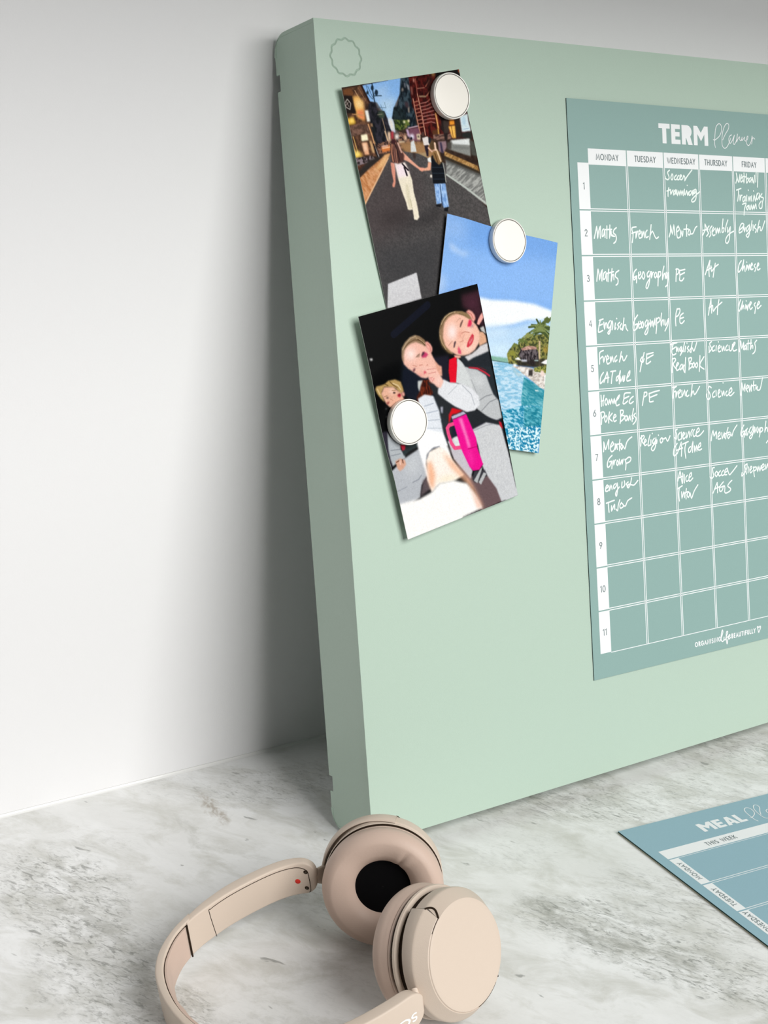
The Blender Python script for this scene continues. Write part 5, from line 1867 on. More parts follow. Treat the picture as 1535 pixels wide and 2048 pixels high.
('f','484440',0.4,1,(78.4,45.8,81.9,46.4,80.5,50.9,76.9,50.4)),
('f','a07850',1.2,1,(36.9,39.8,67.2,44.2,66.9,55.1,54.7,57.5,40.4,47.8)),
('f','a8906c',0.6,1,(50.1,49.1,58.6,49.6,58.8,52.7,57.2,55.2,52,53.2)),
('t','424040','545050',0.9,1,0,1.1,1,(26.9,46.3,32.9,44.5,51.2,49.4,62.4,55.5,73,59.3,102.2,95.3,101.5,106.6,39,150.9,-0.1,142.8,-2.2,75.8)),
('f','453b3c',6,0.6,(-2.2,75.8,25.9,49.8,44.7,52.7,50.1,75.2,24.5,97.8,-1.1,101.5)),
('f','323336',7,0.6,(-0.1,102.8,62.5,104.9,46.3,145.2,0.6,142.4)),
('t','b07040','d29a6e',1.2,2.5,-60,0.8,1,(23.4,46.3,28.7,45.5,17.9,57,-1.4,75.7,-2.3,58.5,8.9,52.4)),
('l','dcb088',1.0,1,(25.6,48.7,-1,75)),
('f','e0b07a',0.8,1,(23.4,46.3,28.4,45.7,20.3,53.2,12.3,55.1)),
('f','2a2422',0.6,1,(23.5,46.1,-0.2,56.7,-1.9,53.9,10.2,47.4)),
('t','70716f','a9aaa6',0.9,5,25,1.2,1,(73.6,57.2,101.8,71.1,101.6,93,71.9,66.3)),
('l','b4bab4',1.3,1,(71.8,66.6,87.1,78.7,102.2,92)),
('f','50504e',0.8,1,(73.5,55,102.2,69.7,102,73.4,73,58.4)),
('t','8a6436','c49a62',0.9,3,25,1.2,1,(73.8,51.2,100.4,65.3,101.2,69.5,73.2,54.4)),
('f','33291d',0.4,1,(73.2,54.3,101.3,69.3,101.7,71.2,73.1,56.3)),
('f','d6d9d8',0.25,1,(47,41.3,50,40.3,50.3,48.2,45.3,47.6)),
('f','101018',0.2,1,(48.9,39.2,48.8,39.5,48.5,39.8,48.3,39.9,47.9,40,47.6,40,47.4,39.8,47.2,39.6,47.1,39.3,47.1,38.9,47.3,38.6,47.5,38.4,47.8,38.2,48.1,38.1,48.4,38.1,48.7,38.3,48.9,38.6,49,38.8)),
('f','3a2c28',0.3,1,(46.5,48.3,49.2,48.7,48.3,52.1,46.8,52.6)),
('f','e4dcd8',0.25,1,(57.5,40.1,62.7,39.7,62.5,45.5,57.4,45)),
('f','241c28',0.25,1,(57.8,45.2,61.2,45.3,59.5,52.5,58,52.3)),
('f','4a3430',0.2,1,(60.1,37.8,59.9,38.3,59.5,38.7,59.1,39,58.6,39.1,58.1,39,57.7,38.8,57.5,38.4,57.4,37.9,57.5,37.4,57.7,36.9,58.1,36.5,58.5,36.2,59,36.1,59.5,36.2,59.9,36.4,60.1,36.8,60.2,37.2)),
('f','20242c',0.2,1,(64.5,42.7,64.2,43.5,63.8,44.1,63.4,44.6,62.9,44.8,62.5,44.7,62.2,44.4,62.1,43.9,62.1,43.2,62.3,42.4,62.6,41.6,63,40.9,63.5,40.5,63.9,40.3,64.3,40.3,64.6,40.6,64.8,41.2,64.7,41.9)),
('l','e8b8a0',1.2,1,(60.9,47.2,63.3,49.9,66.8,48.9)),
('f','2c2728',4,0.7,(11.4,84.3,33.7,82.4,38.8,86.1,24.8,89.8,9.8,90.1)),
('f','222022',4,0.7,(39.8,90.2,58.7,86.8,65.5,90.8,48.6,95.7,26.2,95.7,18.6,94.3)),
('f','d78f7a',0.15,1,(27,51.6,30.1,52.1,29.5,57.4,27.8,64.8,26.4,67.4,24.9,67.4,24.9,65.9,26.3,63.8,26.5,56.9)),
('f','e4a48c',0.15,1,(36,43.1,39.1,46.6,43.7,51.9,50.2,58.4,50.2,60.3,48.1,58.6,41.4,53.1,36.9,50.9)),
('f','e9dfca',0.15,1,(30.2,51.9,35.3,53.3,38.8,53.5,40.5,58.4,41.8,65.5,41.2,73.2,41.9,81.9,41.6,90.1,39.4,91.7,37,90.8,37.4,84.3,35.2,84.3,33.4,83.6,33.2,78.9,31.6,71.2,30.6,63.7,30.7,57.6)),
('f','f0dfe4',1.0,1,(30.2,52.1,35.3,53.3,38.7,53.9,40.3,59.1,40,62.2,31,62.2,30.7,57.6)),
('f','c9c0a2',0.8,0.7,(35.8,66.9,37.6,67.6,36.6,82.9,35.1,83.1,35,73.7)),
('l','b0a888',0.5,1,(37.1,77.2,37.2,83.4)),
('l','181018',1.1,1,(36.4,53.9,40.2,58.7)),
('l','181018',1.3,1,(37.5,56.4,38.4,61.7)),
('f','4d302c',0.3,1,(31,38.5,33.5,37.4,35.4,38.8,36.1,41.6,37.5,44.8,39.5,48.6,38,52.6,33.3,53.4,29.4,52,28.2,51.1,28.6,45.8)),
('l','b4785c',0.9,1,(31.2,40.5,29.5,45.9,29.4,51.2)),
('l','a87460',0.7,1,(34.4,39.8,33.1,46.5,32.5,52.5)),
('l','caa090',1.3,1,(36.2,40.4,37.6,46.4)),
('l','8c5c50',0.7,1,(32.5,41,31.5,47,31.1,52.3)),
('l','2c1a1c',0.9,1,(33.6,39.7,34.3,44,34.8,51.3)),
('f','3c1c20',0.2,1,(34.8,39.1,34.6,39.5,34.2,39.9,33.6,40.1,33,40.2,32.3,40.1,31.8,39.8,31.4,39.5,31.2,39,31.2,38.6,31.4,38.1,31.8,37.8,32.4,37.6,33,37.5,33.7,37.6,34.2,37.8,34.6,38.2,34.9,38.6)),
('f','eaa188',0.15,1,(49.7,58.3,54.2,59.4,54.1,60.9,51.4,61.4,49.6,60.2)),
('f','e8a88a',0.15,1,(58.2,56.1,60.9,56.6,58.9,61.7,53.7,61.3,53.9,59.7,56.8,59.4)),
('f','f0efea',0.15,1,(58.3,53.8,61.1,53.1,61.1,57,58.3,55.8)),
('f','0c1118',0.15,1,(61.9,52.8,65.4,51.4,70.1,57.2,70.4,63.9,69.7,71.7,64.1,72.1,58.8,70.4,59.9,62.3)),
('l','26303a',0.5,1,(60,63.8,70,65.5)),
('l','26303a',0.5,1,(60.5,60,70.5,61.6)),
('l','222a34',0.5,1,(59.5,67.7,69.5,69.3)),
('f','54402a',0.3,1,(62.8,44.3,66.7,43.7,65.9,48.7,63.4,49.1,62,47.7)),
('f','8c6a42',0.4,1,(63.8,49.6,69.4,50.4,70.5,57.7,66.9,59.4,64.5,56.7,63.3,53.4)),
('l','e0bc96',1.3,1,(67.6,49.4,69.1,57)),
('l','5c3c20',0.9,1,(65.4,51.4,66.3,57.8)),
('l','eac8b0',1.5,1,(67.3,45,66.8,49.2)),
('t','6c94cc','a4c4ec',0.8,3,80,1.4,1,(59.7,70.9,69.3,72.2,68.4,87.8,63.6,87.8,63.7,78.6,62.7,84.4,58.2,84.5)),
('l','30486c',0.7,1,(64.5,72.4,63,86)),
('f','121216',0.15,1,(57.7,84.5,62.3,84.9,61.3,86.9,57.4,85.6)),
('f','0e1014',0.15,1,(64.1,88,67.8,88,66.6,90.8,63.7,89.9)),
('l','c4c4ba',0.5,1,(70.6,58.5,70.7,64.8,70,71.4)),
('f','e8e0d4',0.15,1,(57.8,64.6,59.3,64.5,59,66.6,57.4,66.2)),
('t','c2c2c6','cbcbce',1.2,1,0,0.8,1,(5.2,127.6,30.3,125.1,30,142.8,0.7,143.2)),
('l','141214',0.6,1,(-1.1,-0.5,104.7,-1.4))]
POSE_STREET = [14.3471, 497.2981, 0.1855, 4.5, 1.3517, 0.0, 0.0, 0.3, 103.4, 497.0]
D_PRINT_POOL = [
('f','78a9ea',0,1,(-11.4,-2.8,105.4,-27.6,127.6,161.7,5,173.8)),
('f','8ab6f0',5,1,(-5.5,20.2,102.4,13.3,105,48.2,-3.3,57.3)),
('f','a8c8f4',6,0.6,(-5.2,1.4,17.7,1.1,19.6,15.2,-3.1,17.5)),
('f','c2d8f6',1.5,0.8,(4.1,18.3,14.6,23,23.6,22.3,17.9,25.7,6.2,23.5)),
('f','bcd4f4',3,0.7,(-1.3,41.5,4.5,42.7,4.6,53.8,-0.9,54.7)),
('f','f4f8fb',1.0,1,(30.6,51,46.3,50.9,66.1,48.3,85.3,47.4,102.4,49.3,101.9,56.9,79.9,59.9,68.2,64.6,48.8,70.5,36,72.6)),
('f','b8d6f3',2,1,(33.5,74,48.6,69,68.3,65.4,82.7,59.9,101.8,56.3,104.1,87.3,39,96.6)),
('f','d6eafa',3,0.7,(40.1,74,61.9,68.5,65.1,72.1,44.5,78.4)),
('f','d0e8f8',4,1,(43.6,81.6,69.8,77.6,66,90.7,46.2,91.5)),
('f','86b6a2',0.3,1,(47.9,89.6,65,89,66.8,92.2,49,92.6)),
('l','3f625a',0.6,1,(49.6,92.4,57.8,92.4,66.7,92.1)),
('t','86bedd','c6e2f4',0.9,3.5,5,1.3,1,(47,93.2,66.8,92.4,75.4,94.5,84.6,100.8,103.3,107.6,102.3,118.1,100.5,153.9,70.3,154.9)),
('t','2f8ea2','7cc0cc',0.9,3.5,-15,1.3,1,(81.7,100.1,90.5,102.7,103.3,107.6,102.7,118,101.7,137.3,85.2,128.9,80.9,117)),
('f','1f7f92',2,0.7,(83.2,101,92.1,104.1,96.1,107.9,101.4,110,101.2,114.4,88.7,111.6,82.5,106.5)),
('t','1f86aa','aedcf0',1.0,2.2,-12,1.9,1,(63.5,127.2,82.8,120.5,102.7,118,100.5,153.9,73.7,154.5)),
('t','16788c','62b6c4',0.9,2.5,-12,1.6,0.8,(84.3,121.4,102.7,118,101.8,137.9,86.1,136.4)),
('t','0f7ba6','e4f8ff',0.85,1.4,-25,2.2,1,(69,138.4,102.6,132.3,100.5,153.9,73.7,154.5)),
('f','f4f4f0',0.2,1,(92.9,107.8,96.1,107.7,96.5,108.4,93.4,108.6)),
('f','b8ccd0',0.8,0.7,(69.8,94.2,75.8,97.7,81.7,100.1,76.1,100.3,71.5,97.2)),
('t','3a4226','8f8d4c',1.0,1.2,30,1.6,1,(64.3,86.4,66.2,82.4,69.4,79.7,74.7,77.3,78.3,72.5,82.3,70.2,101.9,65.5,104.1,90.4,90.6,91.3,75.1,92.4,66.8,92.7)),
('f','c6b45c',0.8,0.7,(65.5,87.3,68.1,86.4,69.3,90,66.7,92)),
('f','b4923c',1,0.7,(97.4,76.1,100.9,75.6,101.4,79.9,97.9,80.4)),
('l','46552e',1.5,1,(92.9,65.9,97.8,67,102.2,70.5)),
('l','46552e',1.5,1,(92.9,65.9,99.3,65.8,104.9,68.5)),
('l','46552e',1.5,1,(92.9,65.9,97.3,64.5,101.2,66.2)),
('l','46552e',1.5,1,(92.9,65.9,99,62.8,104.4,63.3)),
('l','46552e',1.5,1,(92.9,65.9,97.9,61.7,102.3,61.5)),
('l','46552e',1.5,1,(92.9,65.9,95.8,61.6,98.6,61.5)),
('l','46552e',1.5,1,(92.9,65.9,95.8,59.3,98.5,57.4)),
('l','46552e',1.5,1,(92.9,65.9,93.6,60.3,94.7,59.3)),
('l','46552e',1.5,1,(92.9,65.9,92.2,60.5,92.1,59.5)),
('l','46552e',1.5,1,(92.9,65.9,90.2,59.5,88.5,57.9)),
('l','46552e',1.5,1,(92.9,65.9,89.9,61.9,87.9,62)),
('l','46552e',1.5,1,(92.9,65.9,88,62.1,84.4,62.4)),
('l','46552e',1.5,1,(92.9,65.9,86.7,63.2,82,64.4)),
('l','46552e',1.5,1,(92.9,65.9,88.3,64.8,84.9,66.9)),
('l','46552e',1.5,1,(92.9,65.9,86.2,66.3,81.2,69.5)),
('l','46552e',1.5,1,(92.9,65.9,87.5,67.4,83.4,71.3)),
('l','46552e',1.5,1,(92.9,65.9,89.2,67.8,86.5,72.1)),
('l','7c8a52',0.9,1,(92.8,65.3,97.4,65,101.5,67.6)),
('l','7c8a52',0.9,1,(92.8,65.3,98.3,63.6,103.2,65.1)),
('l','7c8a52',0.9,1,(92.8,65.3,96.2,62.9,99.3,63.9)),
('l','7c8a52',0.9,1,(92.8,65.3,96.8,61,100.5,60.8)),
('l','7c8a52',0.9,1,(92.8,65.3,95.3,60.5,97.7,59.8)),
('l','7c8a52',0.9,1,(92.8,65.3,93.5,61.1,94.5,60.9)),
('l','7c8a52',0.9,1,(92.8,65.3,92.1,59.4,91.9,58.2)),
('l','7c8a52',0.9,1,(92.8,65.3,90.9,61,89.8,60.9)),
('l','7c8a52',0.9,1,(92.8,65.3,89.7,61.8,87.7,62.2)),
('l','7c8a52',0.9,1,(92.8,65.3,87.6,62.3,83.8,63.1)),
('l','7c8a52',0.9,1,(92.8,65.3,88.8,64,86,66)),
('l','7c8a52',0.9,1,(92.8,65.3,87.8,65.2,84,68.1)),
('l','7c8a52',0.9,1,(92.8,65.3,87.8,66.8,84.1,70.6)),
('l','5a6838',1.1,1,(99.6,58.2,101.8,55.6,104,56.6)),
('l','5a6838',1.1,1,(99.6,58.2,101.2,54.6,102.8,54.9)),
('l','5a6838',1.1,1,(99.6,58.2,99.6,55.3,100.1,56.1)),
('l','5a6838',1.1,1,(99.6,58.2,98.4,54.7,97.8,55.1)),
('l','5a6838',1.1,1,(99.6,58.2,97.3,55.5,95.9,56.5)),
('l','5a6838',1.1,1,(99.6,58.2,97.3,56.6,95.8,58.4)),
('l','5a6838',1.1,1,(99.6,58.2,95.9,57.6,93.3,60.1)),
('l','5a6838',1.1,1,(99.6,58.2,97,58.4,95.3,61.4)),
('l','66743c',0.9,1,(77.3,75.9,79.4,74.6,81.4,76.4)),
('l','66743c',0.9,1,(77.3,75.9,79.5,73.6,81.5,74.9)),
('l','66743c',0.9,1,(77.3,75.9,78.3,73.6,79.3,74.8)),
('l','66743c',0.9,1,(77.3,75.9,77.7,72.8,78.5,73.4)),
('l','66743c',0.9,1,(77.3,75.9,76.8,73,76.7,73.7)),
('l','66743c',0.9,1,(77.3,75.9,76.2,73.7,75.7,75)),
('l','66743c',0.9,1,(77.3,75.9,75,73.8,73.4,75.3)),
('l','66743c',0.9,1,(77.3,75.9,75.2,74.8,73.9,76.9)),
('l','66743c',0.9,1,(77.3,75.9,75.3,75.5,74,78)),
('l','6f7a3e',0.8,1,(70.8,80.1,72.2,78.7,73.7,80.4)),
('l','6f7a3e',0.8,1,(70.8,80.1,72,77.9,73.3,79.2)),
('l','6f7a3e',0.8,1,(70.8,80.1,71.1,78.1,71.7,79.5)),
('l','6f7a3e',0.8,1,(70.8,80.1,70.4,77.6,70.4,78.7)),
('l','6f7a3e',0.8,1,(70.8,80.1,69.7,78.1,69.1,79.5)),
('l','6f7a3e',0.8,1,(70.8,80.1,69.5,78.8,68.9,80.6)),
('l','6f7a3e',0.8,1,(70.8,80.1,68.9,79.4,67.6,81.7)),
('l','8a9050',0.8,1,(82.5,71.8,84.7,69.7,86.8,71)),
('l','8a9050',0.8,1,(82.5,71.8,84.3,68.8,86.1,69.4)),
('l','8a9050',0.8,1,(82.5,71.8,82.9,69.2,83.6,70.1)),
('l','8a9050',0.8,1,(82.5,71.8,81.9,68.4,81.9,68.9)),
('l','8a9050',0.8,1,(82.5,71.8,81,69,80.1,69.9)),
('l','8a9050',0.8,1,(82.5,71.8,80.7,70,79.6,71.6)),
('l','8a9050',0.8,1,(82.5,71.8,79.4,70.7,77.2,72.7)),
('l','8a9050',0.8,1,(82.5,71.8,80.1,71.5,78.6,74.2)),
('l','8a8a3c',0.9,1,(68.8,86.3,70.6,86,72.6,88.5)),
('l','8a8a3c',0.9,1,(68.8,86.3,71.2,85,73.6,86.9)),
('l','8a8a3c',0.9,1,(68.8,86.3,70.1,84.4,71.5,85.9)),
('l','8a8a3c',0.9,1,(68.8,86.3,69.8,83.4,71,84.1)),
('l','8a8a3c',0.9,1,(68.8,86.3,68.6,83.3,68.9,84.1)),
('l','8a8a3c',0.9,1,(68.8,86.3,67.8,84.1,67.4,85.3)),
('l','8a8a3c',0.9,1,(68.8,86.3,66.5,84.3,64.9,85.7)),
('l','8a8a3c',0.9,1,(68.8,86.3,66.7,85.4,65.3,87.5)),
('l','8a8a3c',0.9,1,(68.8,86.3,66.9,86.2,65.7,88.9)),
('f','d0b890',0.2,1,(92.2,72.5,93.9,72.3,95.9,90.5,94.6,90.7)),
('t','231e22','6d6468',0.7,2.5,90,1.8,1,(76.5,80.8,79.8,79,90.3,77.4,92.9,80.6,93.8,85.4,89.2,91.5,77.5,88.8,74.9,84.8)),
('t','a87c70','d8b0a0',0.8,2,0,1.3,1,(76.5,80.6,83.2,77.4,90.3,77.2,91.2,78.7,83.5,80.3,78,81.7)),
('f','2a2624',0.6,0.8,(73.4,89.4,102.6,84.1,103.1,87.8,90.7,92.3,75.3,93.4)),
('f','f4f4f4',0.15,1,(71.4,88.9,74.8,86.8,77.9,88.7)),
('f','fbfbfb',0.15,1,(96,88,100.6,84.9,102.9,84.6,103.3,88.3)),
('f','d8dce8',0.3,1,(77.4,88.3,83,87.5,83.2,88.8,78.3,89.5)),
('f','b8d0d0',0.2,1,(90,86.7,93.5,86.2,93.6,87,90.1,87.4)),
('t','b8aca4','ece6e0',0.9,2,30,1.3,1,(69.7,93.7,78,93,87.2,92.8,103.9,94.9,104.3,106.9,97.3,105.6,90.4,102.2,82.3,98.9,75.5,95.5)),
('f','f2eeea',0.3,1,(77.5,94.2,82.2,93,81.9,96,78.4,96.2)),
('f','f6f6f4',0.3,1,(70.9,92.2,73.3,91.8,73.9,93.6,71.5,94.2)),
('f','3a3432',0.4,1,(85.3,94.7,89.1,93.7,89.6,98.5,85.7,98.5)),
('f','f0ecec',0.3,1,(82.9,95.1,85.3,94.5,85.4,98.5,83.7,98.7)),
('t','4c5a2a','a8a450',0.8,1,0,1.6,1,(90,92.4,95.5,90.6,103.4,90,103.9,94.6,98.1,94.6,91,95)),
('f','f0d8d0',0.3,1,(96.5,93.2,99.4,93.3,100.5,96.4,97.7,97.4)),
('f','fafafa',0.4,1,(100.1,96.5,103.5,94.4,103.9,103.6,101.7,103.4))]
POSE_POOL = [93.3572, 418.6739, -0.1973, 3.4866, 2.1172, 2.7311, 0.4, 1.0, 146.0, 400.3]
D_PRINT_SELFIE = [
('f','050607',0,1,(-2.6,-2.4,103.7,-2,101.6,154.9,-1.2,154.1)),
('f','3b1f29',1.5,1,(85.9,4.4,101.9,4.4,101.5,18.2,101.6,30.4,95.2,27.7,93.9,23.9,92.4,17.6,87.8,14.8,85.2,13)),
('f','50283a',2.5,0.6,(91,7.9,98.4,8.9,98.6,14.5,92.9,15.6,89.8,12.9)),
('l','0e1428',5,0.7,(24.5,17.5,56.5,4.9)),
('f','c8c8c8',0.4,1,(1.6,28.2,3.9,28.5,3.8,30,1.9,29.9)),
('f','131a26',1.5,1,(27.5,34,44.9,50.4,53.3,56.6,45.9,69,34.2,67.9,26.3,59.7,23.4,48.9)),
('f','1b1a27',1,1,(49.9,39.5,65.6,41.3,61.7,59.8,53.3,56.6,50.4,47.7)),
('f','2a2834',1,1,(3.9,77.9,0.4,96.1,-0.2,109.1,-3.1,106.2,-1.4,82.5)),
('f','262632',1,1,(57.6,70.1,71.6,82.1,99.5,95.9,100.2,110,76.9,98.2,50.3,98.1,45.8,79.2)),
('f','252c32',0.5,1,(45.6,64.8,57.6,70.1,67.9,81.1,74.6,86,73.4,96.2,57.8,99.2,48.9,98.7,47.6,85.9,46.7,75.4)),
('f','262d33',0.3,1,(76.2,46,100.1,47.1,100.8,95.2,100.6,83.5,94.6,74.5,86.4,60.9,80.2,53.7)),
('f','bfc2c5',0.4,1,(72.5,45.1,76,49.5,80.2,54,87.4,57,94.1,62.7,95.6,70.6,97.3,77.3,100.8,82.5,100.8,95.2,95.5,95.4,87.1,90.4,80.7,83.5,78.1,67.1,69.9,52.6)),
('f','d2d5d7',2,0.7,(81.9,57.7,90.3,61.9,92.3,69.7,84.5,68.7,80.4,63.5)),
('l','8f9296',0.7,1,(81.9,78.5,90.6,76.6,96,77)),
('l','8f9296',0.7,1,(84.3,85.5,92.8,81.4,99.1,81)),
('l','a4a7aa',0.6,1,(80.6,62.6,83.2,73.6,81.8,81.7)),
('l','b82a3c',1.3,1,(80.9,53.8,87.6,56.2,93.4,60.4,96.9,63.8)),
('l','6a1c28',0.6,1,(80.5,52.7,88.6,55.2,95,59.4)),
('f','d3d7d8',0.4,1,(72.1,45,76,49.5,79.5,59.2,80.7,68.8,72.3,64.1,66.7,61.1,69.7,52.6)),
('f','e20d28',0.2,1,(65.2,44.5,71.8,43.9,70.9,49.8,67,61.2,62,59.9,62.8,51.9)),
('f','23282e',0.3,1,(74.8,46,76.4,44.3,79.2,45.3,81.2,49.7,83.3,48.7,89.9,48.8,94.8,47.9,100.4,47.3,100.4,58.3,77.4,52.6)),
('f','d3d1d4',0.3,1,(100.6,41.2,100.3,47.1,94.1,47.7,86.2,48.2,81.2,49.4,78.7,45.8,85.4,45.3,90.5,43.6,94,41.7)),
('f','c4c2c0',0.3,1,(96.6,29.8,100.3,29.3,100.7,33.2,101,35,97.8,33.1)),
('f','deab8b',0.4,1,(95.9,32,98.9,33.3,100.5,36.1,100.3,40.8,93.2,41.8,93.3,38.6)),
('l','4a3c34',0.4,1,(96.1,32.1,98.6,33,100.4,35.2)),
('f','b59c7c',0.3,1,(63.1,21.5,65.5,17.9,69.2,15.3,73.2,14.2,78.5,14.1,83.8,15.5,88.5,17.9,91.9,21,89.5,24.6,81.9,19.9,73.8,19.3,67,26.5,65.6,33.5,69.8,42.1,66.6,39.9,62.6,34.8,61.1,29.2,61.5,24.6)),
('f','6e5836',0.8,0.8,(62.1,25.3,61.7,29.6,63,34.9,66.6,39.9,69.7,42.4,65.4,40.2,61.4,35.1,60.5,29.3)),
('f','f3bea9',0.35,1,(63.3,22.7,68,16.8,73,15,78,14.6,81.2,16.6,85.9,19.1,89.7,22.3,92.2,24.6,94.4,27.8,95.8,31.7,95.4,35.5,92.9,40,88.6,43.4,83.1,45.1,78.6,44.9,75.6,44.4,72.2,43,69,40.5,65.2,36.6,62.7,31.6,62.2,26.8)),
('f','84694a',0.5,0.85,(60.9,28,62.9,21.4,65.5,17.9,69.2,15.3,73.2,14.2,78.5,14.1,83.8,15.5,88.5,17.9,92.2,21.4,89.1,21.6,83.9,17.9,79.1,16.2,75.3,16.1,71.3,17.2,67.9,19.4,65.6,23.2,63.8,28.7,64.3,34.6,69.1,41.8,65.5,39.6,61.5,33.4)),
('l','c8b08a',0.5,1,(64.6,20.1,68.5,16.3,73.5,14.5,78.4,14.4)),
('l','5c4630',0.45,1,(63.3,22.7,66.9,18.3,71.7,15.6,76.8,14.7)),
('l','c4aa84',0.45,1,(80.1,15.1,85.5,17.5,90,20.9)),
('l','5c4630',0.4,1,(81.3,16.3,86,18.8,89.2,21)),
('l','bca27c',0.5,1,(61.7,26.7,61.9,31.7,64.2,37.3)),
('f','fde6e2',2.2,1,(69.8,23,74.6,21.8,76.6,25.8,74.5,31.2,70.5,32,67.9,29)),
('f','fbdccf',2,0.8,(79.3,36.1,82.7,40.5,88.2,40.3,91.8,35.2,92.5,38.4,87.5,43.2,79.6,43.6)),
('f','e9a18e',1.3,0.7,(77.1,28.2,81.2,28.6,79.6,31.8,76,32.7)),
('f','f8cfc4',1.2,0.8,(83.2,26.7,89.6,28.8,89.7,31.2,84.1,29.3)),
('f','eda699',0.3,1,(87.3,16.4,90.2,15.6,92.8,17.5,94.4,20.4,94.3,23.1,92.1,24.9,90.7,22.8,89.7,19.3)),
('l','c07060',0.5,1,(88.7,17.1,91.6,19.2,92.4,22.3)),
('f','8f7552',0.5,1,(78.7,14.5,84.5,15.6,89,18.9,91.3,22.1,89.3,22.2,85.9,19.1,81.4,16)),
('f','6a4c46',0.25,1,(79.5,25.4,80.8,22.9,83.1,21.1,83.7,21.5,81.9,23.8,80.4,25.6)),
('f','5a4248',0.25,1,(70.8,37.4,72.2,34.2,73.4,33.5,74.1,34.2,72.8,36.1,71.7,37.9)),
('l','c89884',0.4,1,(77.7,21.3,80.5,19.6,81.8,20.2)),
('l','b88474',0.4,1,(67,35.3,68.8,34.2,71,33)),
('l','c88472',0.6,1,(80.2,29.7,83.3,29.4,86.8,30.8)),
('l','c88472',0.5,1,(77.6,35.2,80.3,34.9)),
('l','d89c8c',0.5,1,(82.5,31,79.9,33.6,80.3,35.2)),
('f','de2f58',0.5,1,(87.6,23.9,88.5,22.3,90.7,22.8,90.5,25.4,89.2,27.1,86.1,26.6)),
('f','a98288',0.6,0.8,(89.8,26.5,92.2,26.1,90.9,28.1,88.6,28)),
('f','d8506e',0.5,1,(74.4,38.8,75.5,37.8,76.6,41.4,76.3,43.5,73.7,42.3)),
('f','cc3646',0.2,1,(89.1,32.1,90.2,33.5,89.3,36.4,87.1,38.9,83.6,40.4,82.1,39.8,83.6,37.2,86.2,34.5)),
('f','f3a3a4',0.3,1,(88.5,34,88.4,35.9,86.1,37.8,84.5,39,85.2,37.3,87.2,35.4)),
('l','a02838',0.35,1,(88.1,34.7,86.4,36.9)),
('f','f0aba1',0.25,1,(101.5,19.8,101.4,23.8,98.7,26.1,96.4,27.8,94.7,26.7,96.1,24.4,99.1,21.5)),
('f','f6b8a4',0.4,1,(69.7,42.4,75.6,44.4,75.3,45.6,73,45.6,70.4,44.1)),
('f','141926',0.4,1,(26.4,42.4,33.3,45,37.2,48.8,38,52.5,35.9,53.8,36.2,59.5,33.4,63.2,27.8,62.7,25,57.9,24.9,50.1)),
('f','ab977d',0.3,1,(27.3,31.7,28.7,27.7,32,24.8,36.5,22.5,41.3,21.9,44.7,23.7,48,26.8,48.7,29.4,46.7,31.1,40.9,26.2,33.9,26.2,29.7,28.9)),
('f','5e3c22',0.8,0.9,(41.7,23.4,45.4,24.3,48.5,27.5,48.4,29.3,45.8,28.7,42.7,25.5)),
('f','e0a48e',0.4,1,(51.9,40.2,53.9,43.2,55.6,45.9,57.8,47.4,56.7,53.8,53.8,53,51.6,49)),
('f','f2bdac',0.35,1,(27.4,32.4,29.7,28.9,32.6,26.7,37.6,25.6,41.1,25.7,44.3,28.4,47.8,30.1,50.4,33.6,51.5,37,52.8,41.1,53.2,45.6,52.3,49.2,48,51.2,43.3,52.1,40.2,50.8,37.3,48.1,34,45.2,30.4,42.1,27.7,38.6,27.1,35.1)),
('f','8a7054',0.5,0.9,(27.2,32.3,29,27.5,32.4,24.6,36.7,22.4,41.5,22,45.1,23.9,48.2,27.1,48.8,30.1,47.4,31.3,45,28.7,40.8,26.6,36.7,26.6,33.4,27.6,30.6,29.7,28.7,33.3,28.1,37.5,27,35.1)),
('l','c0a888',0.5,1,(28.9,29,32.5,25.6,37,23.2,41.8,22.8)),
('l','5a4028',0.45,1,(30.2,28.7,34.8,25.8,39.7,24.8,44.1,26.1)),
('l','c4a884',0.45,1,(41.6,23.7,44.9,26,47.6,29.2)),
('l','4c301c',0.5,1,(42.8,24.9,46,27.8,47.7,30.4)),
('f','fce4dd',2.2,1,(31.1,30.8,36.5,29.6,39.2,32.8,36.6,36.5,32.7,36.8,30.6,34.4)),
('f','eea79b',0.3,1,(48.1,28.5,50.2,28.2,52.2,30.3,53.3,33,52.8,35.4,51.1,37.1,49.6,35.1,48.5,31.9)),
('l','c47c6c',0.5,1,(49.5,29.6,51.6,32,51.4,35.1)),
('f','9a7a68',0.4,1,(38.8,35.6,42.2,34.7,41.3,36.7,39.3,36.7)),
('l','8a6858',0.4,1,(38.3,36.3,41.8,34.7)),
('f','c63c68',0.5,1,(45.1,34.1,47.6,35.4,48.8,37,46.4,38.4,43,37.8,43.3,36.3)),
('f','453038',0.5,1,(44.2,34.6,45.9,34.3,46.1,35.4,43.2,37.2,43.2,36.2)),
('f','70404a',0.3,1,(33.9,44.7,34.4,43.4,36,42.9,36,44.4,34.7,45.5)),
('l','d49484',0.6,1,(34.8,41,37.6,42.4)),
('l','d08c7c',0.6,1,(39.9,42.3,42.2,42.4)),
('l','a8584c',0.4,1,(45.8,43.8,46.5,43.3)),
('f','ef9a92',0.8,0.7,(36.1,46.3,41,48.2,42.2,50.1,38.9,49.6)),
('f','d6445a',0.4,1,(43.1,46.2,44.8,46.7,44.8,48.2,42.2,48.9)),
('f','4a1c10',0.5,1,(39.9,52.5,45.6,53.6,47.8,57.5,47.4,63.1,42.3,66.4,38.7,64.3,33.7,66.8,33.7,62.7,36.8,59.4)),
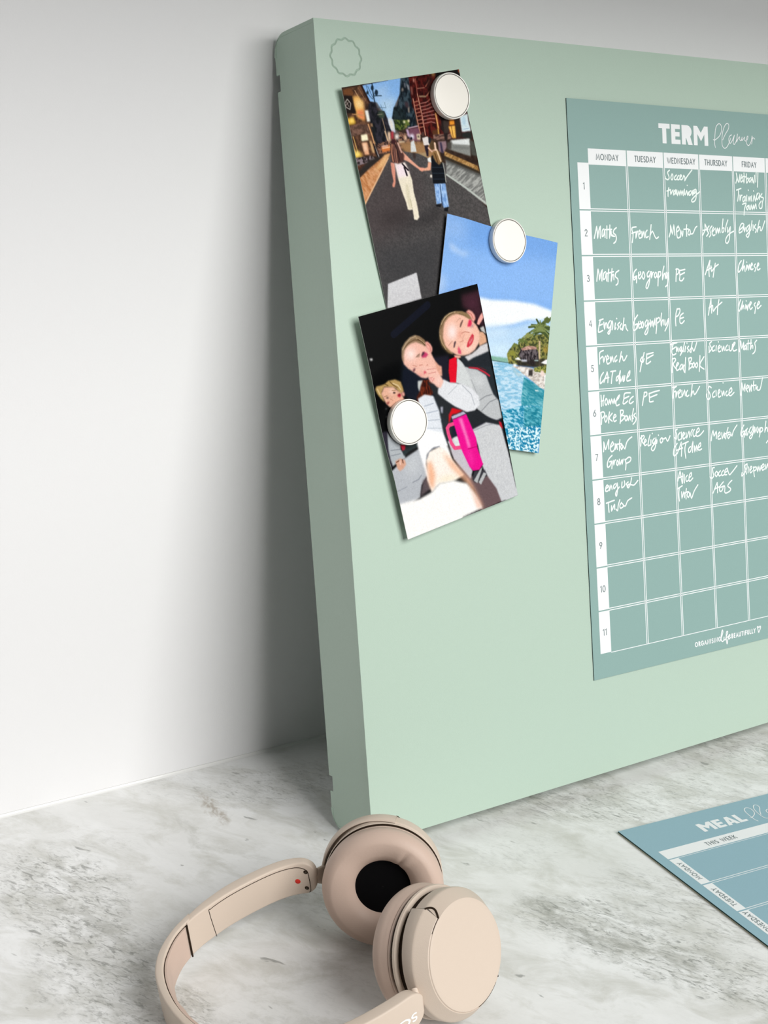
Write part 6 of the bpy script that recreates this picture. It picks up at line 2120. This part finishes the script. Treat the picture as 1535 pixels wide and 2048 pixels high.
('t','2c0e08','7c3018',0.7,4,90,1.5,0.8,(39.9,52.6,45.6,53.8,47.5,57.4,46.8,62.6,42.2,65.5,38.9,63.4,36.5,60.9)),
('f','c8cbc8',0.3,1,(36.6,52.1,40.6,52.7,38.3,56,36.7,59.7,36,56.4)),
('f','23272b',0.5,1,(44.1,54.3,52.5,60.5,60,70.7,61,77.1,53.8,85.5,50.2,80.4,49.2,69.9)),
('f','e6e7ec',0.3,1,(57,56.1,61.7,59.5,67,61.2,70.1,64.5,66.5,78.4,61.6,75.8,56.5,71.3,50.5,64.6,51.6,61)),
('f','e4e6eb',0.35,1,(55,57.6,62.5,61,71.3,62.8,78.8,67.3,84.2,75,83.5,81.1,77.8,84.2,71.3,83.2,62.4,76.7,55.3,69.4,51.3,63.1)),
('l','b4b8c0',0.6,1,(72.1,64.5,78.1,72.3,78.9,79.8)),
('l','bcc0c6',0.5,1,(67.2,63.3,58.3,67.2)),
('f','f5c3b4',0.3,1,(38.9,43.6,43.5,43.8,49.2,46,52.9,47.7,54.2,51.2,56.2,55.2,56.8,57.6,53.6,61.4,51,60.3,48.9,57.6,46.4,55.4,45.1,52.4,46.1,49.5,43.5,47)),
('l','dc968c',0.5,1,(45.2,46.4,52.3,47.6)),
('l','dc968c',0.6,1,(46.1,49.5,52.2,49.8)),
('l','dc968c',0.6,1,(45.8,52.6,48.8,52.7)),
('l','e08c88',0.6,1,(47.9,55.3,49.8,53.6)),
('f','f49a98',0.6,1,(46.5,52.8,48.3,53.2,47.7,54.3,46.7,54.1)),
('f','fde0d8',1.5,0.8,(52.1,53.5,54.5,54.8,53.3,58.3,51.6,57.2)),
('f','b9995f',0.35,1,(1.2,48.9,2.4,47.2,9.4,47.5,12.9,46,18.7,46.5,23.1,49.2,24.1,53.5,24.5,56.1,21.4,57.2,18.6,52.8,16.1,51.2,9.1,49,6.1,52.1,7.3,59.2,4.5,55.7,2.3,52.2)),
('l','7a5c34',0.7,1,(14.1,46.9,16.4,49.6,19.6,52.3)),
('l','dcc498',0.7,1,(16.6,48.6,20.3,51,22.4,54.5)),
('l','d8bc8c',0.8,1,(3,49.1,4.5,53.1)),
('l','705430',0.7,1,(10.2,47.7,12.3,49)),
('f','e8b39a',0.35,1,(8.8,49.2,16.2,51,19.3,54,22.3,57,22.9,59.4,23.8,61.3,17.9,62.2,13.4,63.7,11.1,63.7,8.3,60.1,7.1,56.9,5.7,52.9)),
('f','f8d4c4',1.3,0.8,(12.4,51.5,16,52.1,17.3,55,13.5,55.1)),
('f','e8a698',0.3,1,(23.1,55.9,24.8,56.9,24.7,59.1,23.1,59.5,22.3,57.4)),
('f','352420',0.2,1,(17.6,55.3,17.5,55.5,17.3,55.6,17,55.6,16.6,55.6,16.3,55.5,15.9,55.3,15.7,55.2,15.5,55,15.5,54.8,15.6,54.6,15.8,54.5,16.1,54.5,16.5,54.5,16.8,54.6,17.2,54.8,17.4,54.9,17.6,55.1)),
('f','45302a',0.3,1,(11.4,57.2,11.4,57.3,11.1,57.4,10.8,57.4,10.4,57.4,10.1,57.3,9.8,57.2,9.5,57,9.3,56.8,9.3,56.6,9.4,56.5,9.6,56.4,9.9,56.4,10.3,56.4,10.6,56.5,11,56.7,11.2,56.9,11.4,57.1)),
('l','9a7450',0.5,1,(14.9,53.1,18,53.7)),
('l','9a7450',0.5,1,(7.8,55.5,10.2,55.4)),
('f','bc2438',0.5,1,(18.6,57.2,21,56.6,21.9,58,20.5,59.3,19.1,58.4)),
('f','5a1018',0.4,1,(19.6,56.9,21,56.9,20.8,57.9,19.6,57.8)),
('f','984c48',0.5,1,(8.9,59.6,11.6,59.7,10.3,61.4,9.2,61)),
('l','c88c74',0.5,1,(12.4,58.1,14.4,59.7)),
('f','808488',0.3,1,(7,63.3,8.2,63.4,8,64.1,7.1,64.1)),
('f','6a6e72',0.3,1,(5.9,68.5,7.9,68.9,7.3,69.4,6,69.1)),
('f','2c2935',0.5,1,(-1.8,77.8,4.8,78.2,2.6,93.1,1,101.5,-2.5,105.4,-1.6,91.9)),
('f','b1b7bc',0.4,1,(4.5,78.5,1.8,90.6,1.4,97.2,1.7,101.7,6,100.4,13.4,99.6,13.8,97.8,12.8,94.6,11.6,92.7,12.7,89.3,8.9,86.4,5.6,81.7)),
('l','878d94',0.6,1,(3.5,91.1,11.1,92.6)),
('l','878d94',0.6,1,(2.8,94.6,10.6,95.4)),
('f','263032',0.4,1,(15.5,90.5,27.4,90.8,26.9,94.8,17.9,96,13.1,97.8,12.4,94.4)),
('f','c62038',0.4,1,(12.5,89.4,16.5,91.1,15.2,93.7,12.8,94)),
('f','b7bbc2',0.4,1,(-2.8,105.3,12.3,99.6,27.4,96.2,27.4,115.3,20.7,120.6,17.7,127.9,7.9,130.1,-3.7,128.5)),
('f','ccd0d4',3,0.6,(11.9,100.5,25.1,99.2,24.2,109.2,12.7,113)),
('l','90959e',0.7,1,(14.2,116.5,19.4,116,22.7,113.9)),
('l','989da6',0.6,1,(-1.7,118.9,8.7,117.9)),
('f','d7a48c',0.35,1,(4.8,99,9.6,98.3,12.8,100.5,12.7,103.5,9.8,105.5,6.2,106.3,4.7,103.8)),
('l','6a4030',0.7,1,(5.4,99.9,8.7,99.4)),
('l','5c3428',0.8,1,(10.8,99.6,10.7,101.8)),
('l','e8c4b4',0.8,1,(8.7,99.4,8.2,102.2)),
('f','5b5054',0.8,1,(17.5,127.9,28.6,125,31.5,123.8,28.6,115.7,22.7,118)),
('f','23272b',0.3,1,(70,83.2,80.6,83.9,91.7,93.8,98,96.6,100.7,108,91.2,95.8,82.1,93.8,73.5,95.7,71.9,86.3)),
('f','6a5558',0.5,1,(48.6,99.7,58.2,118.2,66.2,129,82.1,131.6,87.4,152.1,66.9,152.8,64.2,136.9,56,121.7)),
('f','c8c3cb',0.4,1,(50.1,98,58.5,96.7,61.3,106.4,63.6,115.5,66,123.6,62.9,128.6,52.1,111.1)),
('f','ced0d4',0.35,1,(72.7,96,86.1,94.4,98.5,99.9,100.5,119.8,102,153.4,85.9,152.2,83.7,141.8,76.2,127.7,74.8,119.8,75,108.2)),
('t','c4c6ca','d8dadc',0.8,1.5,60,0.8,0.7,(76.7,99.2,96.7,101.6,98.7,149.6,88.9,148.8,78,126.1,75.7,113.7)),
('l','a8aab0',0.7,1,(73.1,97.1,85.6,96.4,92.2,97.3)),
('f','bb2030',0.2,1,(97.3,96.4,99.5,98.1,99.9,103.3,97.6,100.3)),
('f','d6101d',0.3,1,(59.5,76.8,68.1,81.1,63.1,81.6,58.3,81.4,54,87.2,55.7,80.9)),
('f','aeb0c0',0.4,1,(50.6,73.8,52.5,74.1,51.2,78.5,50.1,77.8)),
('f','38383e',0.3,1,(67.4,124.2,76.7,126.1,77.8,130,71.2,133.9,65.4,131.7,64.1,129.1)),
('f','b7b9bb',0.2,1,(75.4,123.4,68,133.2,65.4,130.6,72.8,124.5)),
('f','b9bbbd',0.2,1,(77.6,129.1,70.8,135.2,69.2,132.9,75.3,127.5)),
('f','1b2030',0.3,1,(56,89,59.4,89.3,60.3,96.8,54.7,96.8)),
('f','dfe4e4',0.3,1,(54.7,97,59.2,96.7,60.2,103.4,55.8,103.3)),
('l','ef4c86',2.6,1,(58.2,87.7,54.2,87.7,52.2,89.3,52.1,93.6,52.8,100,54.7,104.1,59.8,105.1)),
('f','b7b3cb',0.25,1,(57.4,82.4,68.4,81.8,70.1,83.9,57.9,84.8)),
('f','4a1c40',0.2,1,(58,84.5,70.1,83.9,70.3,84.6,58.2,85.5)),
('f','ee0f90',0.2,1,(57.9,84.9,70.3,84.2,72.7,93.6,74.7,102.6,74.1,109.6,76.2,121.9,71.9,124.7,66.4,123.7,64.1,120.1,60.6,108.4,59.6,102.8)),
('f','f987c6',0.9,0.9,(62.9,85.7,66,85.6,68.5,105.4,68.5,107.6,66,107.3,65.3,99.1)),
('f','f83aa8',2,0.6,(63,108.2,68.5,108.9,69.3,119,65.4,120.9)),
('l','c4086c',0.7,1,(65.9,107.9,73.8,108.4)),
('l','b80a68',0.9,0.6,(76.1,121.6,71.9,124.7)),
('f','e3e8f0',0.5,1,(34.5,63.9,40.2,62.4,46.7,65.1,49,76,48.3,91.3,49.5,101,42.8,98,28.1,89.8,35.5,81.6)),
('l','b4bcca',0.7,1,(38.5,70.1,45.7,70)),
('l','b4bcca',0.7,1,(37.9,75,47.9,75.7)),
('l','bcc4d0',0.7,1,(36.6,79.8,48.6,82.1)),
('l','c8d0da',0.7,1,(33.5,84.1,47.6,88)),
('f','fdfdff',0.6,1,(28.6,85.8,36.7,86,47.4,91,50,106.3,49.9,111.5,45.9,109.3,42.3,99.9,37.6,99.1,31.4,102,28.5,108.4,28.6,125,26.6,118.2,26.1,103.6,25.8,93.2)),
('f','fdf3ea',0.6,1,(29.5,105.6,33.4,100.5,42.4,99.5,48.4,104.8,51.2,111.9,57.9,124.4,48.2,125.7,35.4,124,27.8,127.9,26.6,118.2)),
('f','f3ae86',1.5,0.85,(29.3,107.6,33.2,106.7,33.9,117.3,29.3,127.3,27.1,120.9)),
('f','f4b794',1.5,0.85,(43.1,103.3,51.5,113,62.2,128.9,69.8,152.6,65,146.8,57.9,129.7,48,116.2)),
('f','f8e8c8',2,0.7,(31.1,120.6,44.3,120.3,54.9,125.6,43,125.2)),
('f','fffdfb',0.9,1,(-3.3,127.1,17.2,128.8,28,127.4,35.6,123.5,48.3,125.2,59,130.6,64,140.1,68,151.5,-0.8,155.2)),
('l','9296a4',0.55,1,(30,104.2,33.3,100.8,37.6,99.1,42.7,99.3)),
('f','f8c4ae',1.2,0.8,(59.9,132.4,65.2,143.6,68,151.5,63.5,150.1))]
POSE_SELFIE = [13.523, 352.0019, 0.1875, 3.5, 3.884, 0.0, 1.9045, 3.3, 47.6, 281.0]

# ------------------------------------------------------------------ photographs: bent sheets with a painted print
PW, PH = 101.6, 152.4
RES = 5            # raster cells per millimetre while painting


def box_blur(a, r, passes=2):
    r = int(round(r))
    if r < 1:
        return a
    for ax in (0, 1):
        for _ in range(passes):
            p = np.pad(a, [(r + 1, r) if k == ax else (0, 0) for k in range(2)], mode='edge')
            c = np.cumsum(p, axis=ax)
            if ax == 0:
                a = (c[2 * r + 1:] - c[:-2 * r - 1]) / (2 * r + 1)
            else:
                a = (c[:, 2 * r + 1:] - c[:, :-2 * r - 1]) / (2 * r + 1)
    return a


def poly_mask(P, nx, ny):
    """even-odd fill; P in raster units; returns mask and its window"""
    x0, x1 = max(0, int(min(p[0] for p in P)) - 2), min(nx, int(max(p[0] for p in P)) + 3)
    y0, y1 = max(0, int(min(p[1] for p in P)) - 2), min(ny, int(max(p[1] for p in P)) + 3)
    if x1 <= x0 or y1 <= y0:
        return None
    X = np.arange(x0, x1) + 0.5
    Y = np.arange(y0, y1) + 0.5
    m = np.zeros((y1 - y0, x1 - x0), bool)
    n = len(P)
    for i in range(n):
        (ax, ay), (bx, by) = P[i], P[(i + 1) % n]
        if ay == by:
            continue
        rows = (Y >= min(ay, by)) & (Y < max(ay, by))
        if not rows.any():
            continue
        xs = ax + (Y[rows] - ay) * (bx - ax) / (by - ay)
        m[rows] ^= X[None, :] < xs[:, None]
    return m.astype(np.float32), x0, y0, x1, y1


def line_mask(P, w, nx, ny):
    x0, x1 = max(0, int(min(p[0] for p in P) - w) - 2), min(nx, int(max(p[0] for p in P) + w) + 3)
    y0, y1 = max(0, int(min(p[1] for p in P) - w) - 2), min(ny, int(max(p[1] for p in P) + w) + 3)
    if x1 <= x0 or y1 <= y0:
        return None
    X, Y = np.meshgrid(np.arange(x0, x1) + 0.5, np.arange(y0, y1) + 0.5)
    dmin = np.full(X.shape, 1e9)
    for (ax, ay), (bx, by) in zip(P[:-1], P[1:]):
        dx, dy = bx - ax, by - ay
        t = np.clip(((X - ax) * dx + (Y - ay) * dy) / (dx * dx + dy * dy + 1e-9), 0, 1)
        dmin = np.minimum(dmin, np.hypot(X - ax - t * dx, Y - ay - t * dy))
    return np.clip(w / 2 + 0.5 - dmin, 0, 1).astype(np.float32), x0, y0, x1, y1


def noise_field(rng, nx, ny, grain_mm, stretch, ang):
    X, Y = np.meshgrid(np.arange(nx) / RES, np.arange(ny) / RES)
    a = math.radians(ang)
    U = (X * math.cos(a) - Y * math.sin(a)) / (grain_mm * stretch)
    V = (X * math.sin(a) + Y * math.cos(a)) / grain_mm
    out = np.zeros(X.shape)
    amp = 0
    for o, k in ((1.0, 1.0), (2.0, 0.6), (4.1, 0.3)):
        g = rng.random((256, 256))
        u, v = U * o + 100, V * o + 100
        iu, iv = np.floor(u).astype(int), np.floor(v).astype(int)
        fu, fv = u - iu, v - iv
        fu, fv = fu * fu * (3 - 2 * fu), fv * fv * (3 - 2 * fv)
        iu, iv = iu % 256, iv % 256
        i1, v1 = (iu + 1) % 256, (iv + 1) % 256
        out += k * ((g[iv, iu] * (1 - fu) + g[iv, i1] * fu) * (1 - fv) + (g[v1, iu] * (1 - fu) + g[v1, i1] * fu) * fv)
        amp += k
    return out / amp


def hexc(h):
    return np.array([int(h[i:i + 2], 16) / 255.0 for i in (0, 2, 4)])


def paint(ops, seed):
    rng = np.random.default_rng(seed)
    nx, ny = int(PW * RES) + 1, int(PH * RES) + 1
    img = np.zeros((ny, nx, 3))
    for op in ops:
        kind = op[0]
        fl = op[-1]
        P = [(fl[i] * RES, fl[i + 1] * RES) for i in range(0, len(fl), 2)]
        if kind == 'l':
            _, col, wd, al, _p = op
            r = line_mask(P, wd * RES, nx, ny)
            if r is None:
                continue
            m, x0, y0, x1, y1 = r
            c = hexc(col)
        elif kind == 'f':
            _, col, bl, al, _p = op
            r = poly_mask(P, nx, ny)
            if r is None:
                continue
            m, x0, y0, x1, y1 = r
            pad_ = int(bl * RES * 2.5) + 2
            X0, Y0, X1, Y1 = max(0, x0 - pad_), max(0, y0 - pad_), min(nx, x1 + pad_), min(ny, y1 + pad_)
            M = np.zeros((Y1 - Y0, X1 - X0))
            M[y0 - Y0:y1 - Y0, x0 - X0:x1 - X0] = m
            m = box_blur(M, bl * RES)
            x0, y0, x1, y1 = X0, Y0, X1, Y1
            c = hexc(col)
        else:
            _, ca, cb, g_, st_, an_, k_, al, _p = op
            r = poly_mask(P, nx, ny)
            if r is None:
                continue
            m, x0, y0, x1, y1 = r
            m = box_blur(m, 1)
            f = noise_field(rng, nx, ny, g_, st_, an_)[y0:y1, x0:x1]
            f = np.clip((f - 0.5) * 2.6 * k_ + 0.5, 0, 1)[..., None]
            c = hexc(ca) * (1 - f) + hexc(cb) * f
        A = (m * al)[..., None]
        img[y0:y1, x0:x1] = img[y0:y1, x0:x1] * (1 - A) + c * A
    for ch in range(3):
        img[..., ch] = box_blur(img[..., ch], 1, 1)
    # the slight grain of a printed photograph
    gr = box_blur(rng.normal(0, 1, img.shape[:2]), 1, 1)[..., None]
    return np.clip(img + gr * 0.045 * (0.25 + img), 0, 1)


def photo_mat(name):
    m = bpy.data.materials.new(name)
    m.use_nodes = True
    nt = m.node_tree
    b = nt.nodes['Principled BSDF']
    at = nt.nodes.new('ShaderNodeAttribute')
    at.attribute_name = 'print'
    nt.links.new(at.outputs['Color'], b.inputs['Base Color'])
    b.inputs['Roughness'].default_value = 0.35
    b.inputs['Specular IOR Level'].default_value = 0.05
    return m


m_paper = new_mat('white_photo_paper', (0.75, 0.75, 0.73, 1), 0.6, 0.2)


def photograph(name, ops, pose, label, seed, gain):
    px, pz, ph, l0, l1, l2, l3, base, mu, mv = pose
    img = paint(ops, seed)
    o = empty(name, face_point(px, pz, 0))
    o.rotation_euler = (-TH, 0, 0)
    tag(o, label, 'photograph')
    nx, ny = 254, 381
    cp, sp_ = math.cos(ph), math.sin(ph)

    def shape(a, b, t):
        s, q = a / PW, b / PH
        L_ = (1 - s) * (1 - q) * l0 + s * (1 - q) * l1 + s * q * l2 + (1 - s) * q * l3
        u = a * cp + b * sp_
        v = a * sp_ - b * cp
        k = min(1, max(0, (math.hypot(u + px - mu, v + pz - mv) - 13) / 30))
        k = k * k * (3 - 2 * k)
        return (u, -(base + L_ * k + t * 0.25), v)
    so = sheet_mesh('glossy_print', PW, PH, 1.0, shape, nx, ny, [photo_mat(name + '_print'), m_paper], o)
    me = so.data
    at = me.color_attributes.new('print', 'FLOAT_COLOR', 'POINT')
    gx = np.clip((np.arange(nx + 1) / nx * PW * RES).round().astype(int), 0, img.shape[1] - 1)
    gy = np.clip((np.arange(ny + 1) / ny * PH * RES).round().astype(int), 0, img.shape[0] - 1)
    c = img[np.ix_(gy, gx)].reshape(-1, 3)
    c = np.where(c <= 0.04045, c / 12.92, ((c + 0.055) / 1.055) ** 2.4) * gain
    full = np.ones((len(me.vertices), 4))
    full[:len(c), :3] = c
    full[len(c):, :3] = c
    at.data.foreach_set('color', full.astype(np.float32).ravel())
    me.polygons.foreach_set('use_smooth', [True] * len(me.polygons))
    return o


photograph('street_photograph', D_PRINT_STREET, POSE_STREET, 'photograph of two people holding hands on an evening street, topmost on the green board', 3, 0.92)
photograph('pool_photograph', D_PRINT_POOL, POSE_POOL, 'photograph of blue sky, palms and a pool, partly behind the selfie print', 5, 0.82)
photograph('selfie_photograph', D_PRINT_SELFIE, POSE_SELFIE, 'dark flash selfie photograph of three children with a pink bottle', 7, 0.80)
magnet(103.4, 497.0, 0.3 + 0.3, 'cream round magnet holding the street photograph at its top right')
magnet(146.0, 400.3, 1.0 + 0.3, 'cream round magnet holding the pool photograph at its blue sky')
magnet(47.6, 281.0, 3.3 + 0.3, 'cream round magnet covering the small boy in the selfie photograph')
